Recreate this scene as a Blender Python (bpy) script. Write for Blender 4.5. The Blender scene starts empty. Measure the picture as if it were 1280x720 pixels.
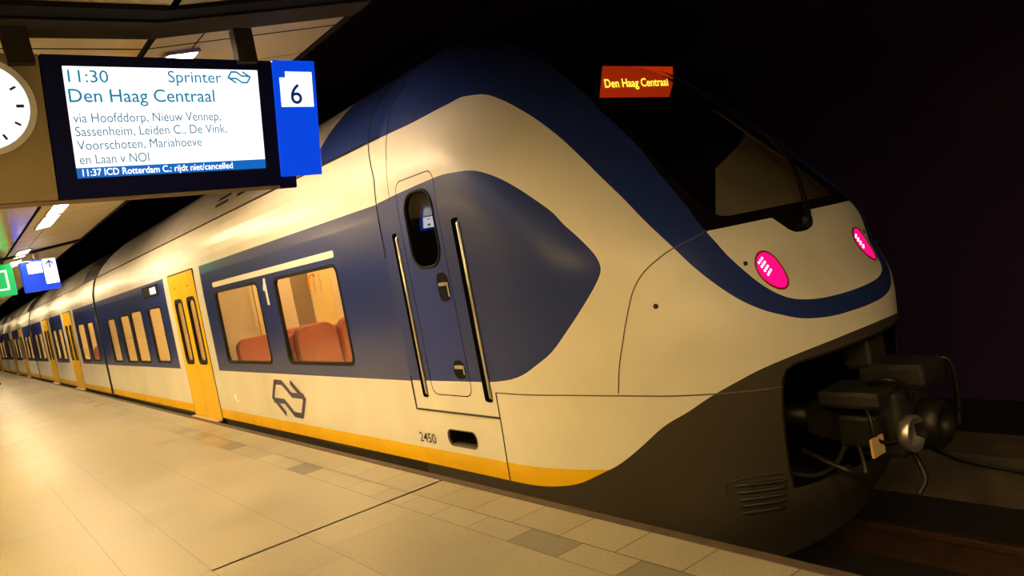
import bpy, math, random
import numpy as np
from mathutils import Matrix, Vector
from mathutils.bvhtree import BVHTree
random.seed(7)
rng = np.random.default_rng(7)
S = bpy.context.scene
COL = S.collection

# ------------------------------------------------------------------ camera, world, exposure
# world: X across the platform towards the train, Y along the track away from the camera, Z up; platform top is z = 0
cam = bpy.data.cameras.new('camera')
cam.sensor_width = 36.0
cam.lens = 960.107 / 1280 * 36.0
cam.clip_start = 0.05
cam.clip_end = 300
CAM = bpy.data.objects.new('camera', cam)
COL.objects.link(CAM)
CAM.matrix_world = Matrix(((0.7813631, 0.17930882, -0.59776254, -2.75),
                           (-0.59578058, -0.07082706, -0.80001814, 0.0),
                           (-0.18578808, 0.98123997, 0.05148706, 1.5),
                           (0, 0, 0, 1)))
S.camera = CAM
W = bpy.data.worlds.new('dark station hall')
S.world = W
W.use_nodes = True
W.node_tree.nodes['Background'].inputs[0].default_value = (0.6, 0.4, 0.3, 1)
W.node_tree.nodes['Background'].inputs[1].default_value = 0.02
S.view_settings.view_transform = 'Standard'
S.view_settings.look = 'None'
S.view_settings.gamma = 1
S.view_settings.use_curve_mapping = False
S.view_settings.exposure = 0.0
LAMP_STRENGTH = 64.0
LAMP_COLOR = (1.0, 0.74, 0.42)
FILL_LAMP_COLOR = (1.0, 0.66, 0.21)
INTERIOR_STRENGTH = 24.0

# ------------------------------------------------------------------ materials
def mat(name, col, rough=0.5, metal=0.0, emit=None, strength=0.0, coat=0.0, spec=0.5, dirt=0.0, dscale=3.0):
    m = bpy.data.materials.new(name)
    m.use_nodes = True
    nt = m.node_tree
    b = nt.nodes['Principled BSDF']
    b.inputs['Base Color'].default_value = (*col, 1)
    b.inputs['Roughness'].default_value = rough
    b.inputs['Metallic'].default_value = metal
    b.inputs['Specular IOR Level'].default_value = spec
    if coat:
        b.inputs['Coat Weight'].default_value = coat
        b.inputs['Coat Roughness'].default_value = 0.08
    if emit:
        b.inputs['Emission Color'].default_value = (*emit, 1)
        b.inputs['Emission Strength'].default_value = strength
    if dirt:
        tc = nt.nodes.new('ShaderNodeTexCoord')
        nz = nt.nodes.new('ShaderNodeTexNoise')
        nz.inputs['Scale'].default_value = dscale
        nz.inputs['Detail'].default_value = 5
        nt.links.new(tc.outputs['Object'], nz.inputs['Vector'])
        mr = nt.nodes.new('ShaderNodeMapRange')
        mr.inputs[1].default_value = 0.3
        mr.inputs[2].default_value = 0.7
        mr.inputs[3].default_value = 1 - dirt
        mr.inputs[4].default_value = 1 + dirt * 0.4
        nt.links.new(nz.outputs['Fac'], mr.inputs[0])
        mx = nt.nodes.new('ShaderNodeVectorMath')
        mx.operation = 'SCALE'
        mx.inputs[0].default_value = col
        nt.links.new(mr.outputs[0], mx.inputs['Scale'])
        nt.links.new(mx.outputs[0], b.inputs['Base Color'])
    return m

def glass(name, tint, gloss_col=(1, 1, 1), rough=0.02, ior=1.5):
    m = bpy.data.materials.new(name)
    m.use_nodes = True
    nt = m.node_tree
    nt.nodes.clear()
    out = nt.nodes.new('ShaderNodeOutputMaterial')
    tr = nt.nodes.new('ShaderNodeBsdfTransparent')
    tr.inputs[0].default_value = (*tint, 1)
    gl = nt.nodes.new('ShaderNodeBsdfGlossy')
    gl.inputs[0].default_value = (*gloss_col, 1)
    gl.inputs['Roughness'].default_value = rough
    fr = nt.nodes.new('ShaderNodeFresnel')
    fr.inputs[0].default_value = ior
    mx = nt.nodes.new('ShaderNodeMixShader')
    ge = nt.nodes.new('ShaderNodeNewGeometry')
    iv = nt.nodes.new('ShaderNodeMath'); iv.operation = 'SUBTRACT'; iv.inputs[0].default_value = 1.0
    nt.links.new(ge.outputs['Backfacing'], iv.inputs[1])
    ml = nt.nodes.new('ShaderNodeMath'); ml.operation = 'MULTIPLY'      # only the outer face reflects
    nt.links.new(fr.outputs[0], ml.inputs[0]); nt.links.new(iv.outputs[0], ml.inputs[1])
    nt.links.new(ml.outputs[0], mx.inputs[0])
    nt.links.new(tr.outputs[0], mx.inputs[1])
    nt.links.new(gl.outputs[0], mx.inputs[2])
    nt.links.new(mx.outputs[0], out.inputs[0])
    return m

WHITE = (0.78, 0.75, 0.68)
BLUE = (0.016, 0.034, 0.19)
YELLOW = (0.84, 0.50, 0.004)
SKIRT = (0.046, 0.037, 0.027)
M = {}
M['white'] = mat('cream white train paint', WHITE, 0.3, coat=0.25, dirt=0.10, dscale=1.6)
M['blue'] = mat('blue train paint', BLUE, 0.28, coat=0.3, dirt=0.08)
M['door_blue'] = mat('brighter blue door paint', (0.022, 0.045, 0.22), 0.28, coat=0.3)
M['yellow'] = mat('yellow train paint', YELLOW, 0.4, spec=0.3, dirt=0.10)
M['roof'] = mat('grey roof panels', (0.30, 0.28, 0.26), 0.55, dirt=0.15)
M['roof_dark'] = mat('dark roof deck', (0.05, 0.05, 0.05), 0.7)
M['rubber'] = mat('black rubber', (0.010, 0.009, 0.008), 0.7, spec=0.2)
M['black'] = mat('black plastic', (0.008, 0.008, 0.009), 0.35)
M['matte_black'] = mat('matt black', (0.006, 0.005, 0.005), 0.9, spec=0.2)
M['under'] = mat('sooty underframe', (0.02, 0.018, 0.015), 0.8, dirt=0.3)
M['seam'] = mat('dark panel joint', (0.13, 0.10, 0.06), 0.7)
M['seam_dark'] = mat('black panel joint', (0.02, 0.018, 0.015), 0.7)
M['steel'] = mat('brushed steel', (0.72, 0.70, 0.66), 0.3, 0.9)
M['cast'] = mat('oily cast steel', (0.035, 0.031, 0.025), 0.42, 0.7, dirt=0.4, dscale=9)
M['coupler_grey'] = mat('worn grey coupler paint', (0.028, 0.025, 0.020), 0.5, 0.2, dirt=0.4, dscale=9)
M['tan'] = mat('tan plate', (0.62, 0.40, 0.22), 0.6)
M['pane'] = glass('train window glass', (0.92, 0.90, 0.86))
M['dark_pane'] = glass('tinted cab glass', (0.80, 0.78, 0.74), ior=1.75)
M['clear_pane'] = glass('clear display glass', (0.9, 0.9, 0.9))
M['mask'] = mat('black windscreen surround', (0.006, 0.005, 0.005), 0.12, coat=0.3)
M['cream'] = mat('cream interior lining', (0.80, 0.68, 0.44), 0.6)
M['cream_yellow'] = mat('yellow interior panel', (0.85, 0.68, 0.28), 0.5)
M['red_seat'] = mat('red seat cloth', (0.50, 0.17, 0.12), 0.85, dirt=0.15, dscale=30)
M['brown_panel'] = mat('brown grey interior door', (0.30, 0.22, 0.13), 0.5)
M['grey_lining'] = mat('grey cab lining', (0.75, 0.72, 0.66), 0.7)
M['orange'] = mat('orange grab pole', (0.85, 0.30, 0.04), 0.4)
M['navy_text'] = mat('violet blue vinyl', (0.045, 0.035, 0.13), 0.4)
M['black_text'] = mat('dark vinyl lettering', (0.02, 0.015, 0.03), 0.5)
M['white_vinyl'] = mat('white vinyl', (0.85, 0.83, 0.78), 0.4)
M['interior_lamp'] = mat('interior lamp', (1, 1, 1), 0.5, emit=(1.0, 0.72, 0.36), strength=INTERIOR_STRENGTH)
M['tail'] = mat('red lamp lens', (0.25, 0.0, 0.05), 0.15, emit=(1.0, 0.004, 0.20), strength=1.05)
M['tail_led'] = mat('bright red lamp diode', (1, 0.4, 0.5), 0.3, emit=(1.0, 0.55, 0.62), strength=3.0)
M['tail_rim'] = mat('red lamp rim', (0.30, 0.01, 0.02), 0.3)
M['led_box'] = mat('red lit display board', (0.05, 0.005, 0.0), 0.4, emit=(1.0, 0.055, 0.004), strength=0.40)
M['led'] = mat('amber diode lettering', (0.2, 0.1, 0.0), 0.4, emit=(1.0, 0.66, 0.04), strength=2.4)
M['lamp'] = mat('lit lamp diffuser', (1, 1, 1), 0.5, emit=LAMP_COLOR, strength=LAMP_STRENGTH)
M['fill_lamp'] = mat('added warm fill lamp diffuser', (1, 1, 1), 0.5, emit=FILL_LAMP_COLOR, strength=LAMP_STRENGTH * 3.5)
M['lamp_case'] = mat('white lamp tray', (0.5, 0.45, 0.36), 0.5)
M['steel_beam'] = mat('dark brown steel', (0.036, 0.030, 0.028), 0.7, spec=0.1, dirt=0.2)
M['navy'] = mat('navy sign housing', (0.003, 0.006, 0.085), 0.5, spec=0.12)
M['clock_panel'] = mat('taupe clock panel', (0.33, 0.27, 0.17), 0.6)
M['taupe'] = mat('taupe floor-lit sign underside', (0.26, 0.20, 0.17), 0.6)
M['clock_rim'] = mat('clock rim paled by face glow', (0.62, 0.66, 0.80), 0.4)  # pale tone holds the glow of the lit clock face
M['clock_face'] = mat('lit clock face', (0.9, 0.9, 0.9), 0.4, emit=(0.95, 1.0, 1.0), strength=1.0)
M['clock_mark'] = mat('blue clock mark', (0.03, 0.035, 0.20), 0.5)
M['screen'] = mat('lit white screen', (0.5, 0.5, 0.5), 0.3, emit=(0.93, 1.0, 1.0), strength=1.25)
M['screen_blue'] = mat('lit blue strip', (0.0, 0.05, 0.2), 0.3, emit=(0.005, 0.13, 0.52), strength=1.0)
M['screen_ink'] = mat('blue screen lettering', (0.0, 0.1, 0.2), 0.4, emit=(0.015, 0.19, 0.36), strength=1.0)
M['screen_grey'] = mat('grey blue screen lettering', (0.0, 0.1, 0.2), 0.4, emit=(0.05, 0.14, 0.24), strength=1.0)
M['sign_blue'] = mat('lit blue sign', (0.0, 0.02, 0.3), 0.35, emit=(0.0, 0.055, 0.72), strength=1.0)
M['sign_white'] = mat('lit white sign', (0.6, 0.6, 0.6), 0.35, emit=(0.95, 1.0, 1.0), strength=1.2)
M['sign_bright'] = mat('bright lit white sign', (0.6, 0.6, 0.6), 0.35, emit=(0.95, 1.0, 1.0), strength=4.0)
M['sign_green'] = mat('lit green sign', (0.0, 0.2, 0.05), 0.35, emit=(0.0, 0.42, 0.10), strength=1.0)
M['sign_ink'] = mat('blue sign lettering', (0.0, 0.02, 0.12), 0.4, emit=(0.0, 0.02, 0.16), strength=0.8)
M['coat_cloth'] = mat('dark coat cloth', (0.015, 0.013, 0.014), 0.9)
M['trouser'] = mat('dark trouser cloth', (0.012, 0.012, 0.018), 0.9)
M['skin'] = mat('skin', (0.55, 0.33, 0.22), 0.6)
M['hair'] = mat('dark hair', (0.02, 0.014, 0.01), 0.7)
M['rail'] = mat('rusty running rail', (0.09, 0.045, 0.03), 0.5, 0.5, dirt=0.3, dscale=8)
M['ballast'] = mat('sooty track slab', (0.014, 0.010, 0.012), 0.9, dirt=0.5, dscale=6)
M['low_wall'] = mat('grimy concrete', (0.11, 0.083, 0.062), 0.9, dirt=0.45, dscale=4)
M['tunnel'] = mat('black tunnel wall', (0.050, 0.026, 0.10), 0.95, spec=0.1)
M['cable'] = mat('black cable', (0.03, 0.026, 0.024), 0.6)
M['edge'] = mat('worn brown edge strip', (0.085, 0.058, 0.040), 0.7, dirt=0.35, dscale=8)

# ------------------------------------------------------------------ mesh helpers
def link(o, parent=None):
    COL.objects.link(o)
    if parent is not None:
        o.parent = parent
    return o

def make(name, V, F, m, parent=None, smooth=False, local=None, idx=None):
    """mesh object from numpy data; V in world space unless its parent's matrix is given as local"""
    me = bpy.data.meshes.new(name)
    V = np.asarray(V, float).reshape(-1, 3)
    if parent is not None:
        inv = np.array(world_of(parent).inverted())
        V = V @ inv[:3, :3].T + inv[:3, 3]
    me.from_pydata([tuple(v) for v in V], [], [tuple(int(i) for i in f) for f in F])
    ms = m if isinstance(m, (list, tuple)) else [m]
    for x in ms:
        me.materials.append(x)
    if idx is not None:
        me.polygons.foreach_set('material_index', np.asarray(idx, np.int32))
    if smooth:
        me.polygons.foreach_set('use_smooth', np.ones(len(me.polygons), bool))
    me.update()
    o = bpy.data.objects.new(name, me)
    return link(o, parent)

def world_of(o):
    m = o.matrix_basis.copy()
    while o.parent is not None:
        o = o.parent
        m = o.matrix_basis @ m
    return m

def frame(origin, ex, ey, ez):
    m = np.eye(4)
    m[:3, 0] = ex; m[:3, 1] = ey; m[:3, 2] = ez; m[:3, 3] = origin
    return m

SIDE = frame((0, 0, 0), (0, 1, 0), (0, 0, 1), (-1, 0, 0))      # (y, z, out of the train side)
FRONT = frame((0, 0, 0), (1, 0, 0), (0, 0, 1), (0, -1, 0))     # (x, z, towards the camera end)

class MB:
    def __init__(self, fr=None):
        self.V = []; self.F = []; self.n = 0; self.fr = np.eye(4) if fr is None else np.asarray(fr)
    def add(self, V, F):
        V = np.asarray(V, float)
        V = V @ self.fr[:3, :3].T + self.fr[:3, 3]
        self.V.append(V)
        self.F += [tuple(i + self.n for i in f) for f in F]
        self.n += len(V)
        return self
    def box(self, a, b, bev=0.0):
        a = np.minimum(a, b).astype(float) if False else np.array([min(p, q) for p, q in zip(a, b)], float)
        b = np.array([max(p, q) for p, q in zip(a, b)], float) if False else np.maximum(a, np.asarray(b, float))
        if bev <= 0:
            V = [(x, y, z) for z in (a[2], b[2]) for y in (a[1], b[1]) for x in (a[0], b[0])]
            return self.add(V, [(0, 2, 3, 1), (4, 5, 7, 6), (0, 1, 5, 4), (2, 6, 7, 3), (0, 4, 6, 2), (1, 3, 7, 5)])
        P = rrect(a[0], b[0], a[1], b[1], bev, 4)
        c = (a + b) / 2
        e = min(bev, (b[2] - a[2]) / 2.01)
        Q = np.array(P); k = np.array([(b[0] - a[0] - 2 * e * 0.6) / (b[0] - a[0]), (b[1] - a[1] - 2 * e * 0.6) / (b[1] - a[1])])
        R = (Q - c[:2]) * k + c[:2]
        L = [np.c_[R, np.full(len(R), a[2])], np.c_[Q, np.full(len(Q), a[2] + e)], np.c_[Q, np.full(len(Q), b[2] - e)], np.c_[R, np.full(len(R), b[2])]]
        return self.loft(L, True)
    def loft(self, L, caps=True, closed=True):
        n = len(L[0]); V = np.concatenate(L); F = []
        for i in range(len(L) - 1):
            for j in range(n if closed else n - 1):
                k = (j + 1) % n
                F.append((i * n + j, i * n + k, (i + 1) * n + k, (i + 1) * n + j))
        if caps:
            F.append(tuple(range(n - 1, -1, -1)))
            F.append(tuple((len(L) - 1) * n + j for j in range(n)))
        return self.add(V, F)
    def plate(self, P, h0, h1):
        P = np.asarray(P, float)
        return self.loft([np.c_[P, np.full(len(P), h0)], np.c_[P, np.full(len(P), h1)]])
    def ring(self, P, Q, h0, h1):
        P = np.asarray(P, float); Q = np.asarray(Q, float); n = len(P)
        V = np.concatenate([np.c_[P, np.full(n, h0)], np.c_[P, np.full(n, h1)], np.c_[Q, np.full(n, h1)], np.c_[Q, np.full(n, h0)]])
        F = []
        for j in range(n):
            k = (j + 1) % n
            for a in range(4):
                b = (a + 1) % 4
                F.append((a * n + j, a * n + k, b * n + k, b * n + j))
        return self.add(V, F)
    def tube(self, P, r, n=8, caps=True):
        P = np.asarray(P, float)
        R = np.full(len(P), r) if np.isscalar(r) else np.asarray(r, float)
        T = np.gradient(P, axis=0) if len(P) > 2 else np.repeat((P[1:] - P[:1]), 2, 0)
        T = T / np.maximum(np.linalg.norm(T, axis=1, keepdims=True), 1e-9)
        up = np.array([0, 0, 1.0]) if abs(T[0][2]) < 0.9 else np.array([1.0, 0, 0])
        L = []
        for p, t, q in zip(P, T, R):
            u = np.cross(up, t); u /= max(np.linalg.norm(u), 1e-9)
            v = np.cross(t, u); up = v
            a = np.linspace(0, 2 * np.pi, n, endpoint=False)
            L.append(p + q * (np.cos(a)[:, None] * u + np.sin(a)[:, None] * v))
        return self.loft(L, caps)
    def lathe(self, prof, axis_o, axis, n=24):
        axis = np.asarray(axis, float); axis /= np.linalg.norm(axis)
        P = np.array([np.asarray(axis_o) + axis * h for h, _ in prof])
        u = np.cross(axis, [0, 0, 1] if abs(axis[2]) < 0.9 else [1, 0, 0]); u /= np.linalg.norm(u)
        v = np.cross(axis, u); a = np.linspace(0, 2 * np.pi, n, endpoint=False)
        return self.loft([p + max(r, 1e-4) * (np.cos(a)[:, None] * u + np.sin(a)[:, None] * v) for p, (_, r) in zip(P, prof)])
    def build(self, name, m, parent=None, smooth=False):
        return make(name, np.concatenate(self.V), self.F, m, parent, smooth)

def rrect(x0, x1, y0, y1, r, n=6):
    r = min(r, (x1 - x0) / 2.001, (y1 - y0) / 2.001)
    P = []
    for cx, cy, a0 in ((x1 - r, y1 - r, 0), (x0 + r, y1 - r, 90), (x0 + r, y0 + r, 180), (x1 - r, y0 + r, 270)):
        for i in range(n + 1):
            a = math.radians(a0 + 90 * i / n)
            P.append((cx + r * math.cos(a), cy + r * math.sin(a)))
    return P

def ellipse(cx, cy, rx, ry, n=36):
    a = np.linspace(0, 2 * np.pi, n, endpoint=False)
    return np.c_[cx + rx * np.cos(a), cy + ry * np.sin(a)]

def dense(P, step=0.04):
    P = np.asarray(P, float); out = [P[0]]
    for a, b in zip(P[:-1], P[1:]):
        k = max(1, int(np.linalg.norm(b - a) / step))
        out += [a + (b - a) * i / k for i in range(1, k + 1)]
    return np.array(out)

def smooth_line(P, k=6):
    """Catmull-Rom through the points"""
    P = np.asarray(P, float); n = len(P); out = []
    for i in range(n - 1):
        a, b, c, d = P[max(i - 1, 0)], P[i], P[i + 1], P[min(i + 2, n - 1)]
        for t in np.arange(k) / k:
            out.append(0.5 * ((2 * b) + (c - a) * t + (2 * a - 5 * b + 4 * c - d) * t * t + (3 * b - a - 3 * c + d) * t ** 3))
    out.append(P[-1])
    return np.array(out)

def sdf(P, poly):
    """signed distance, positive inside"""
    P = np.asarray(P, float); A = np.asarray(poly, float); B = np.roll(A, -1, 0)
    d = np.full(len(P), 1e9); ins = np.zeros(len(P), bool)
    for a, b in zip(A, B):
        e = b - a; w = P - a
        L = e @ e
        if L < 1e-14:
            continue
        t = np.clip(w @ e / L, 0, 1)
        d = np.minimum(d, np.hypot(*(w - t[:, None] * e).T))
        c = ((a[1] > P[:, 1]) != (b[1] > P[:, 1]))
        with np.errstate(divide='ignore', invalid='ignore'):
            ins ^= c & (P[:, 0] < (b[0] - a[0]) * (P[:, 1] - a[1]) / (b[1] - a[1] + 1e-30) + a[0])
    return np.where(ins, d, -d)

def clip(V, T, f):
    """keep the part of a triangle mesh where f > 0; V carries position and any extra columns"""
    f = np.where(np.abs(f) < 1e-6, 1e-6, f)
    pos = f > 0
    k = pos[T].sum(1)
    outT = [tuple(t) for t in T[k == 3]]
    newV = []; cache = {}; base = len(V)
    def cut(i, j):
        key = (min(i, j), max(i, j))
        if key not in cache:
            t = f[i] / (f[i] - f[j])
            cache[key] = base + len(newV)
            newV.append(V[i] + (V[j] - V[i]) * t)
        return cache[key]
    for t in T[(k == 1) | (k == 2)]:
        a, b, c = (int(x) for x in t)
        if pos[t].sum() == 1:
            while not pos[a]:
                a, b, c = b, c, a
            outT.append((a, cut(a, b), cut(a, c)))
        else:
            while pos[a]:
                a, b, c = b, c, a
            p, q = cut(a, b), cut(a, c)
            outT += [(p, b, c), (p, c, q)]
    if newV:
        V = np.concatenate([V, np.array(newV)])
    T = np.array(outT, int).reshape(-1, 3)
    used, inv = np.unique(T, return_inverse=True)
    return V[used], inv.reshape(-1, 3)

FONT_CACHE = {}
def text_data(body, bold=0.0):
    key = (body, bold)
    if key not in FONT_CACHE:
        def get(s):
            cu = bpy.data.curves.new('lettering', 'FONT')
            cu.body = s; cu.size = 1.0; cu.offset = bold; cu.resolution_u = 4
            o = bpy.data.objects.new('lettering', cu)
            COL.objects.link(o)
            bpy.context.view_layer.update()
            me = bpy.data.meshes.new_from_object(o.evaluated_get(bpy.context.evaluated_depsgraph_get()))
            V = np.array([v.co[:] for v in me.vertices]); F = [tuple(p.vertices) for p in me.polygons]
            bpy.data.objects.remove(o); bpy.data.curves.remove(cu); bpy.data.meshes.remove(me)
            return V, F
        cap = get('H')[0][:, 1].max()
        V, F = get(body)
        FONT_CACHE[key] = (V, F, cap)
    return FONT_CACHE[key]

def text(name, body, fr, a0, a1, b0, cap, m, parent, lift=0.003, bold=0.0, shear=0.0):
    V, F, c = text_data(body, bold)
    P = V.copy()
    P[:, 0] = (V[:, 0] - V[:, 0].min()) / (V[:, 0].max() - V[:, 0].min()) * (a1 - a0) + a0
    P[:, 1] = V[:, 1] / c * cap + b0
    P[:, 2] = lift
    mb = MB(fr)
    mb.add(P, F)
    return mb.build(name, m, parent)

def tag(o, label=None, cat=None, group=None, kind=None):
    for k, v in (('label', label), ('category', cat), ('group', group), ('kind', kind)):
        if v:
            o[k] = v
    return o

def empty(name, loc, label, cat, group=None, fr=None):
    o = bpy.data.objects.new(name, None)
    COL.objects.link(o)
    o.empty_display_size = 0.2
    if fr is not None:
        o.matrix_basis = Matrix([list(r) for r in fr])
    else:
        o.location = loc
    return tag(o, label, cat, group)

def structure(o):
    o['kind'] = 'structure'
    return o

# ------------------------------------------------------------------ the setting
Y0, Y1 = -9.0, 72.0
# platform paving: slabs as one floor mesh, each slab with its own tone
def paving():
    V = []; F = []; tone = []; kinds = []
    def slab(x0, x1, y0, y1, t, k=0, gap=0.0025):
        n = len(V)
        g = gap / 2
        V.extend([(x0 + g, y0 + g, 0), (x1 - g, y0 + g, 0), (x1 - g, y1 - g, 0), (x0 + g, y1 - g, 0)])
        F.append((n, n + 1, n + 2, n + 3)); tone.append(t); kinds.append(k)
    def row(x0, x1, start, pitch, jit, special=(), brk=4.67, gap=0.0025):
        y = start
        while y < Y1:
            e = y + pitch
            if y < brk < e:
                parts = [(y, brk - 0.012), (brk + 0.012, e)]
            else:
                parts = [(y, e)]
            for a, b in parts:
                t = 1 + rng.normal(0, jit)
                k = 0
                for sy0, sy1, tt, kk in special:
                    if sy0 <= (a + b) / 2 <= sy1:
                        t, k = tt, kk
                slab(x0, x1, a, b, t, k, gap)
            y = e
    sp = [(2.05, 2.50, 0.70, 1), (2.93, 3.33, 0.74, 1), (6.30, 6.72, 0.55, 1), (7.2, 7.6, 0.86, 0), (7.95, 8.38, 0.70, 1), (8.7, 9.1, 0.88, 2), (9.5, 9.9, 0.84, 2), (10.3, 10.7, 0.86, 1),
          (16.6, 16.9, 0.8, 1), (17.2, 17.5, 0.8, 1), (17.8, 18.1, 0.8, 1)]
    row(-0.43, -0.172, 3.52 - 0.41 * 31, 0.41, 0.05, gap=0.006)
    row(-0.61, -0.43, 3.32 - 0.40 * 31, 0.40, 0.04, sp, gap=0.005)
    row(-1.20, -0.61, 4.28 - 2.5 * 6, 2.5, 0.02)
    row(-1.75, -1.20, 4.05 - 2.5 * 6, 2.5, 0.02)
    row(-2.12, -1.75, 4.67 - 2.5 * 6, 2.5, 0.02)
    x = -2.12
    while x > -9:
        row(x - 0.6, x, 14.62 - 2.5 * 10, 2.5, 0.02)
        x -= 0.6
    n = len(V)
    V.extend([(-9.3, Y0 - 2, -0.008), (-0.172, Y0 - 2, -0.008), (-0.172, Y1, -0.008), (-9.3, Y1, -0.008)])
    F.append((n, n + 1, n + 2, n + 3)); tone.append(0.5); kinds.append(3)
    m = bpy.data.materials.new('platform paving')
    m.use_nodes = True
    nt = m.node_tree
    b = nt.nodes['Principled BSDF']
    def nd(t, **kw):
        q = nt.nodes.new(t)
        for k, v in kw.items():
            setattr(q, k, v)
        return q
    at = nd('ShaderNodeAttribute', attribute_name='tone')
    ak = nd('ShaderNodeAttribute', attribute_name='slab_colour')
    tc = nd('ShaderNodeTexCoord')
    n1 = nd('ShaderNodeTexNoise'); n1.inputs['Scale'].default_value = 1.3; n1.inputs['Detail'].default_value = 6
    n2 = nd('ShaderNodeTexNoise'); n2.inputs['Scale'].default_value = 60; n2.inputs['Detail'].default_value = 3
    nt.links.new(tc.outputs['Object'], n1.inputs[0]); nt.links.new(tc.outputs['Object'], n2.inputs[0])
    def mr(src, a, c, d, e):
        q = nd('ShaderNodeMapRange')
        for i, v in enumerate((a, c, d, e)):
            q.inputs[i + 1].default_value = v
        nt.links.new(src, q.inputs[0])
        return q.outputs[0]
    def mul(p, q):
        r = nd('ShaderNodeMath', operation='MULTIPLY')
        nt.links.new(p, r.inputs[0]); nt.links.new(q, r.inputs[1])
        return r.outputs[0]
    k = mul(mul(at.outputs['Fac'], mr(n1.outputs['Fac'], 0.3, 0.7, 0.84, 1.06)), mr(n2.outputs['Fac'], 0.3, 0.7, 0.86, 1.07))
    sc = nd('ShaderNodeVectorMath', operation='SCALE')
    nt.links.new(ak.outputs['Color'], sc.inputs[0]); nt.links.new(k, sc.inputs['Scale'])
    nt.links.new(sc.outputs[0], b.inputs['Base Color'])
    b.inputs['Roughness'].default_value = 0.42
    nt.links.new(mr(n1.outputs['Fac'], 0.3, 0.7, 0.30, 0.46), b.inputs['Roughness'])
    o = make('floor', V, F, m)
    at_ = o.data.attributes.new('tone', 'FLOAT', 'FACE'); at_.data.foreach_set('value', np.array(tone, np.float32))
    cols = {0: (0.36, 0.325, 0.24), 1: (0.29, 0.265, 0.215), 2: (0.39, 0.295, 0.155), 3: (0.10, 0.075, 0.045)}
    ac = o.data.attributes.new('slab_colour', 'FLOAT_COLOR', 'FACE')
    ac.data.foreach_set('color', np.array([(*cols[q], 1) for q in kinds], np.float32).ravel())
    return structure(o)
paving()
structure(MB().box((-0.172, Y0 - 2, -0.05), (-0.105, Y1, 0.001), 0.008).build('trim_1', M['edge']))
structure(MB().box((-0.35, Y0 - 2, -1.2), (-0.16, Y1, -0.01)).build('wall_platform', M['low_wall']))
structure(MB().box((-0.4, Y0 - 2, -1.25), (6.2, Y1, -1.06)).build('floor_track', M['ballast']))
# low concrete wall on the far side of the track, its top a cable trough, and the tunnel wall behind it
structure(MB().box((3.2, Y0 - 2, -1.1), (3.75, Y1, -0.68), 0.02).build('wall_low', M['low_wall']))
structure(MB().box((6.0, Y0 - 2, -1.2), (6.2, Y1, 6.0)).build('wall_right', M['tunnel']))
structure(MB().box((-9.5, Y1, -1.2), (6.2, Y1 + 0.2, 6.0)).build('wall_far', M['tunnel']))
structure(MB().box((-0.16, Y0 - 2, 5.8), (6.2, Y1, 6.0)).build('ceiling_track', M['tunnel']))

# ceiling over the platform: flat metal panels, then a strip that rises towards the track
XK, ZK, XE, ZE = -1.45, 3.086, -0.15, 3.268
def ceil_z(x):
    return ZK if x <= XK else ZK + (x - XK) / (XE - XK) * (ZE - ZK)
def ceiling(name, xs, m, gap_y, pitch, off, kink_gap=0.006):
    V = []; F = []
    for x0, x1 in zip(xs[:-1], xs[1:]):
        y = off - pitch * int(14 / pitch + 1)
        i = 0
        while y < Y1:
            g = 0.035 if abs(((y - 4.92) / 10.06) - round((y - 4.92) / 10.06)) < 0.02 else gap_y
            n = len(V)
            a = x0 + (0.022 if x0 == XK else kink_gap)
            b = x1 - (0.022 if x1 == XK else kink_gap)
            V.extend([(a, y + g / 2, ceil_z(a)), (b, y + g / 2, ceil_z(b)), (b, y + pitch - gap_y / 2, ceil_z(b)), (a, y + pitch - gap_y / 2, ceil_z(a))])
            F.append((n, n + 3, n + 2, n + 1))
            y += pitch
    return structure(make(name, V, F, m))
M['ceil'] = mat('cream metal ceiling panel', (0.50, 0.43, 0.28), 0.45, dirt=0.08, dscale=1.2)
M['ceil_gloss'] = mat('glossy cream ceiling panel', (0.55, 0.48, 0.34), 0.13, dirt=0.05, dscale=1.2)
ceiling('ceiling_edge', [XK, -1.14, XE], M['ceil'], 0.010, 0.62875, 4.92)
ceiling('ceiling', [-8.95, -7.7, -6.45, -5.2, -3.95, -2.7, XK], M['ceil_gloss'], 0.010, 1.2575, 4.92, 0.010)
V = [(-9.3, Y0 - 2, ZK + 0.02), (XK, Y0 - 2, ZK + 0.02), (XE, Y0 - 2, ZE + 0.02), (-9.3, Y1, ZK + 0.02), (XK, Y1, ZK + 0.02), (XE, Y1, ZE + 0.02)]
structure(make('ceiling_backing', V, [(0, 3, 4, 1), (1, 4, 5, 2)], M['matte_black']))
structure(MB().box((XE - 0.02, Y0 - 2, ZE - 0.01), (XE + 0.03, Y1, 5.9)).build('trim_2', M['matte_black']))

def beam(name, y0, y1, x0):
    P = [(x0, 3.05), (-1.50, 3.045), (-0.17, 3.225), (-0.17, 3.27), (XK, 3.10), (x0, 3.10)]
    mb = MB(FRONT)
    mb.plate(P, -y1, -y0)
    P2 = [(x0, 3.045), (-1.50, 3.04), (-0.19, 3.218), (-0.19, 3.226), (-1.50, 3.048), (x0, 3.053)]
    mb.plate(P2, -y1 - 0.03, -y0 + 0.03)
    return structure(mb.build(name, M['steel_beam']))
beam('trim_3', 4.37, 4.58, -8.0)
sl = [(-8.0, 3.056), (-1.49, 3.056), (-0.17, 3.234), (-0.17, 3.272), (XK, 3.085), (-8.0, 3.085)]
structure(MB(FRONT).plate(sl, -4.56, -4.20).build('shadow_gap', M['matte_black']))  # black box painting the shadow gap between ceiling and beam
beam('trim_4', 17.2, 17.34, -1.62)

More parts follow.
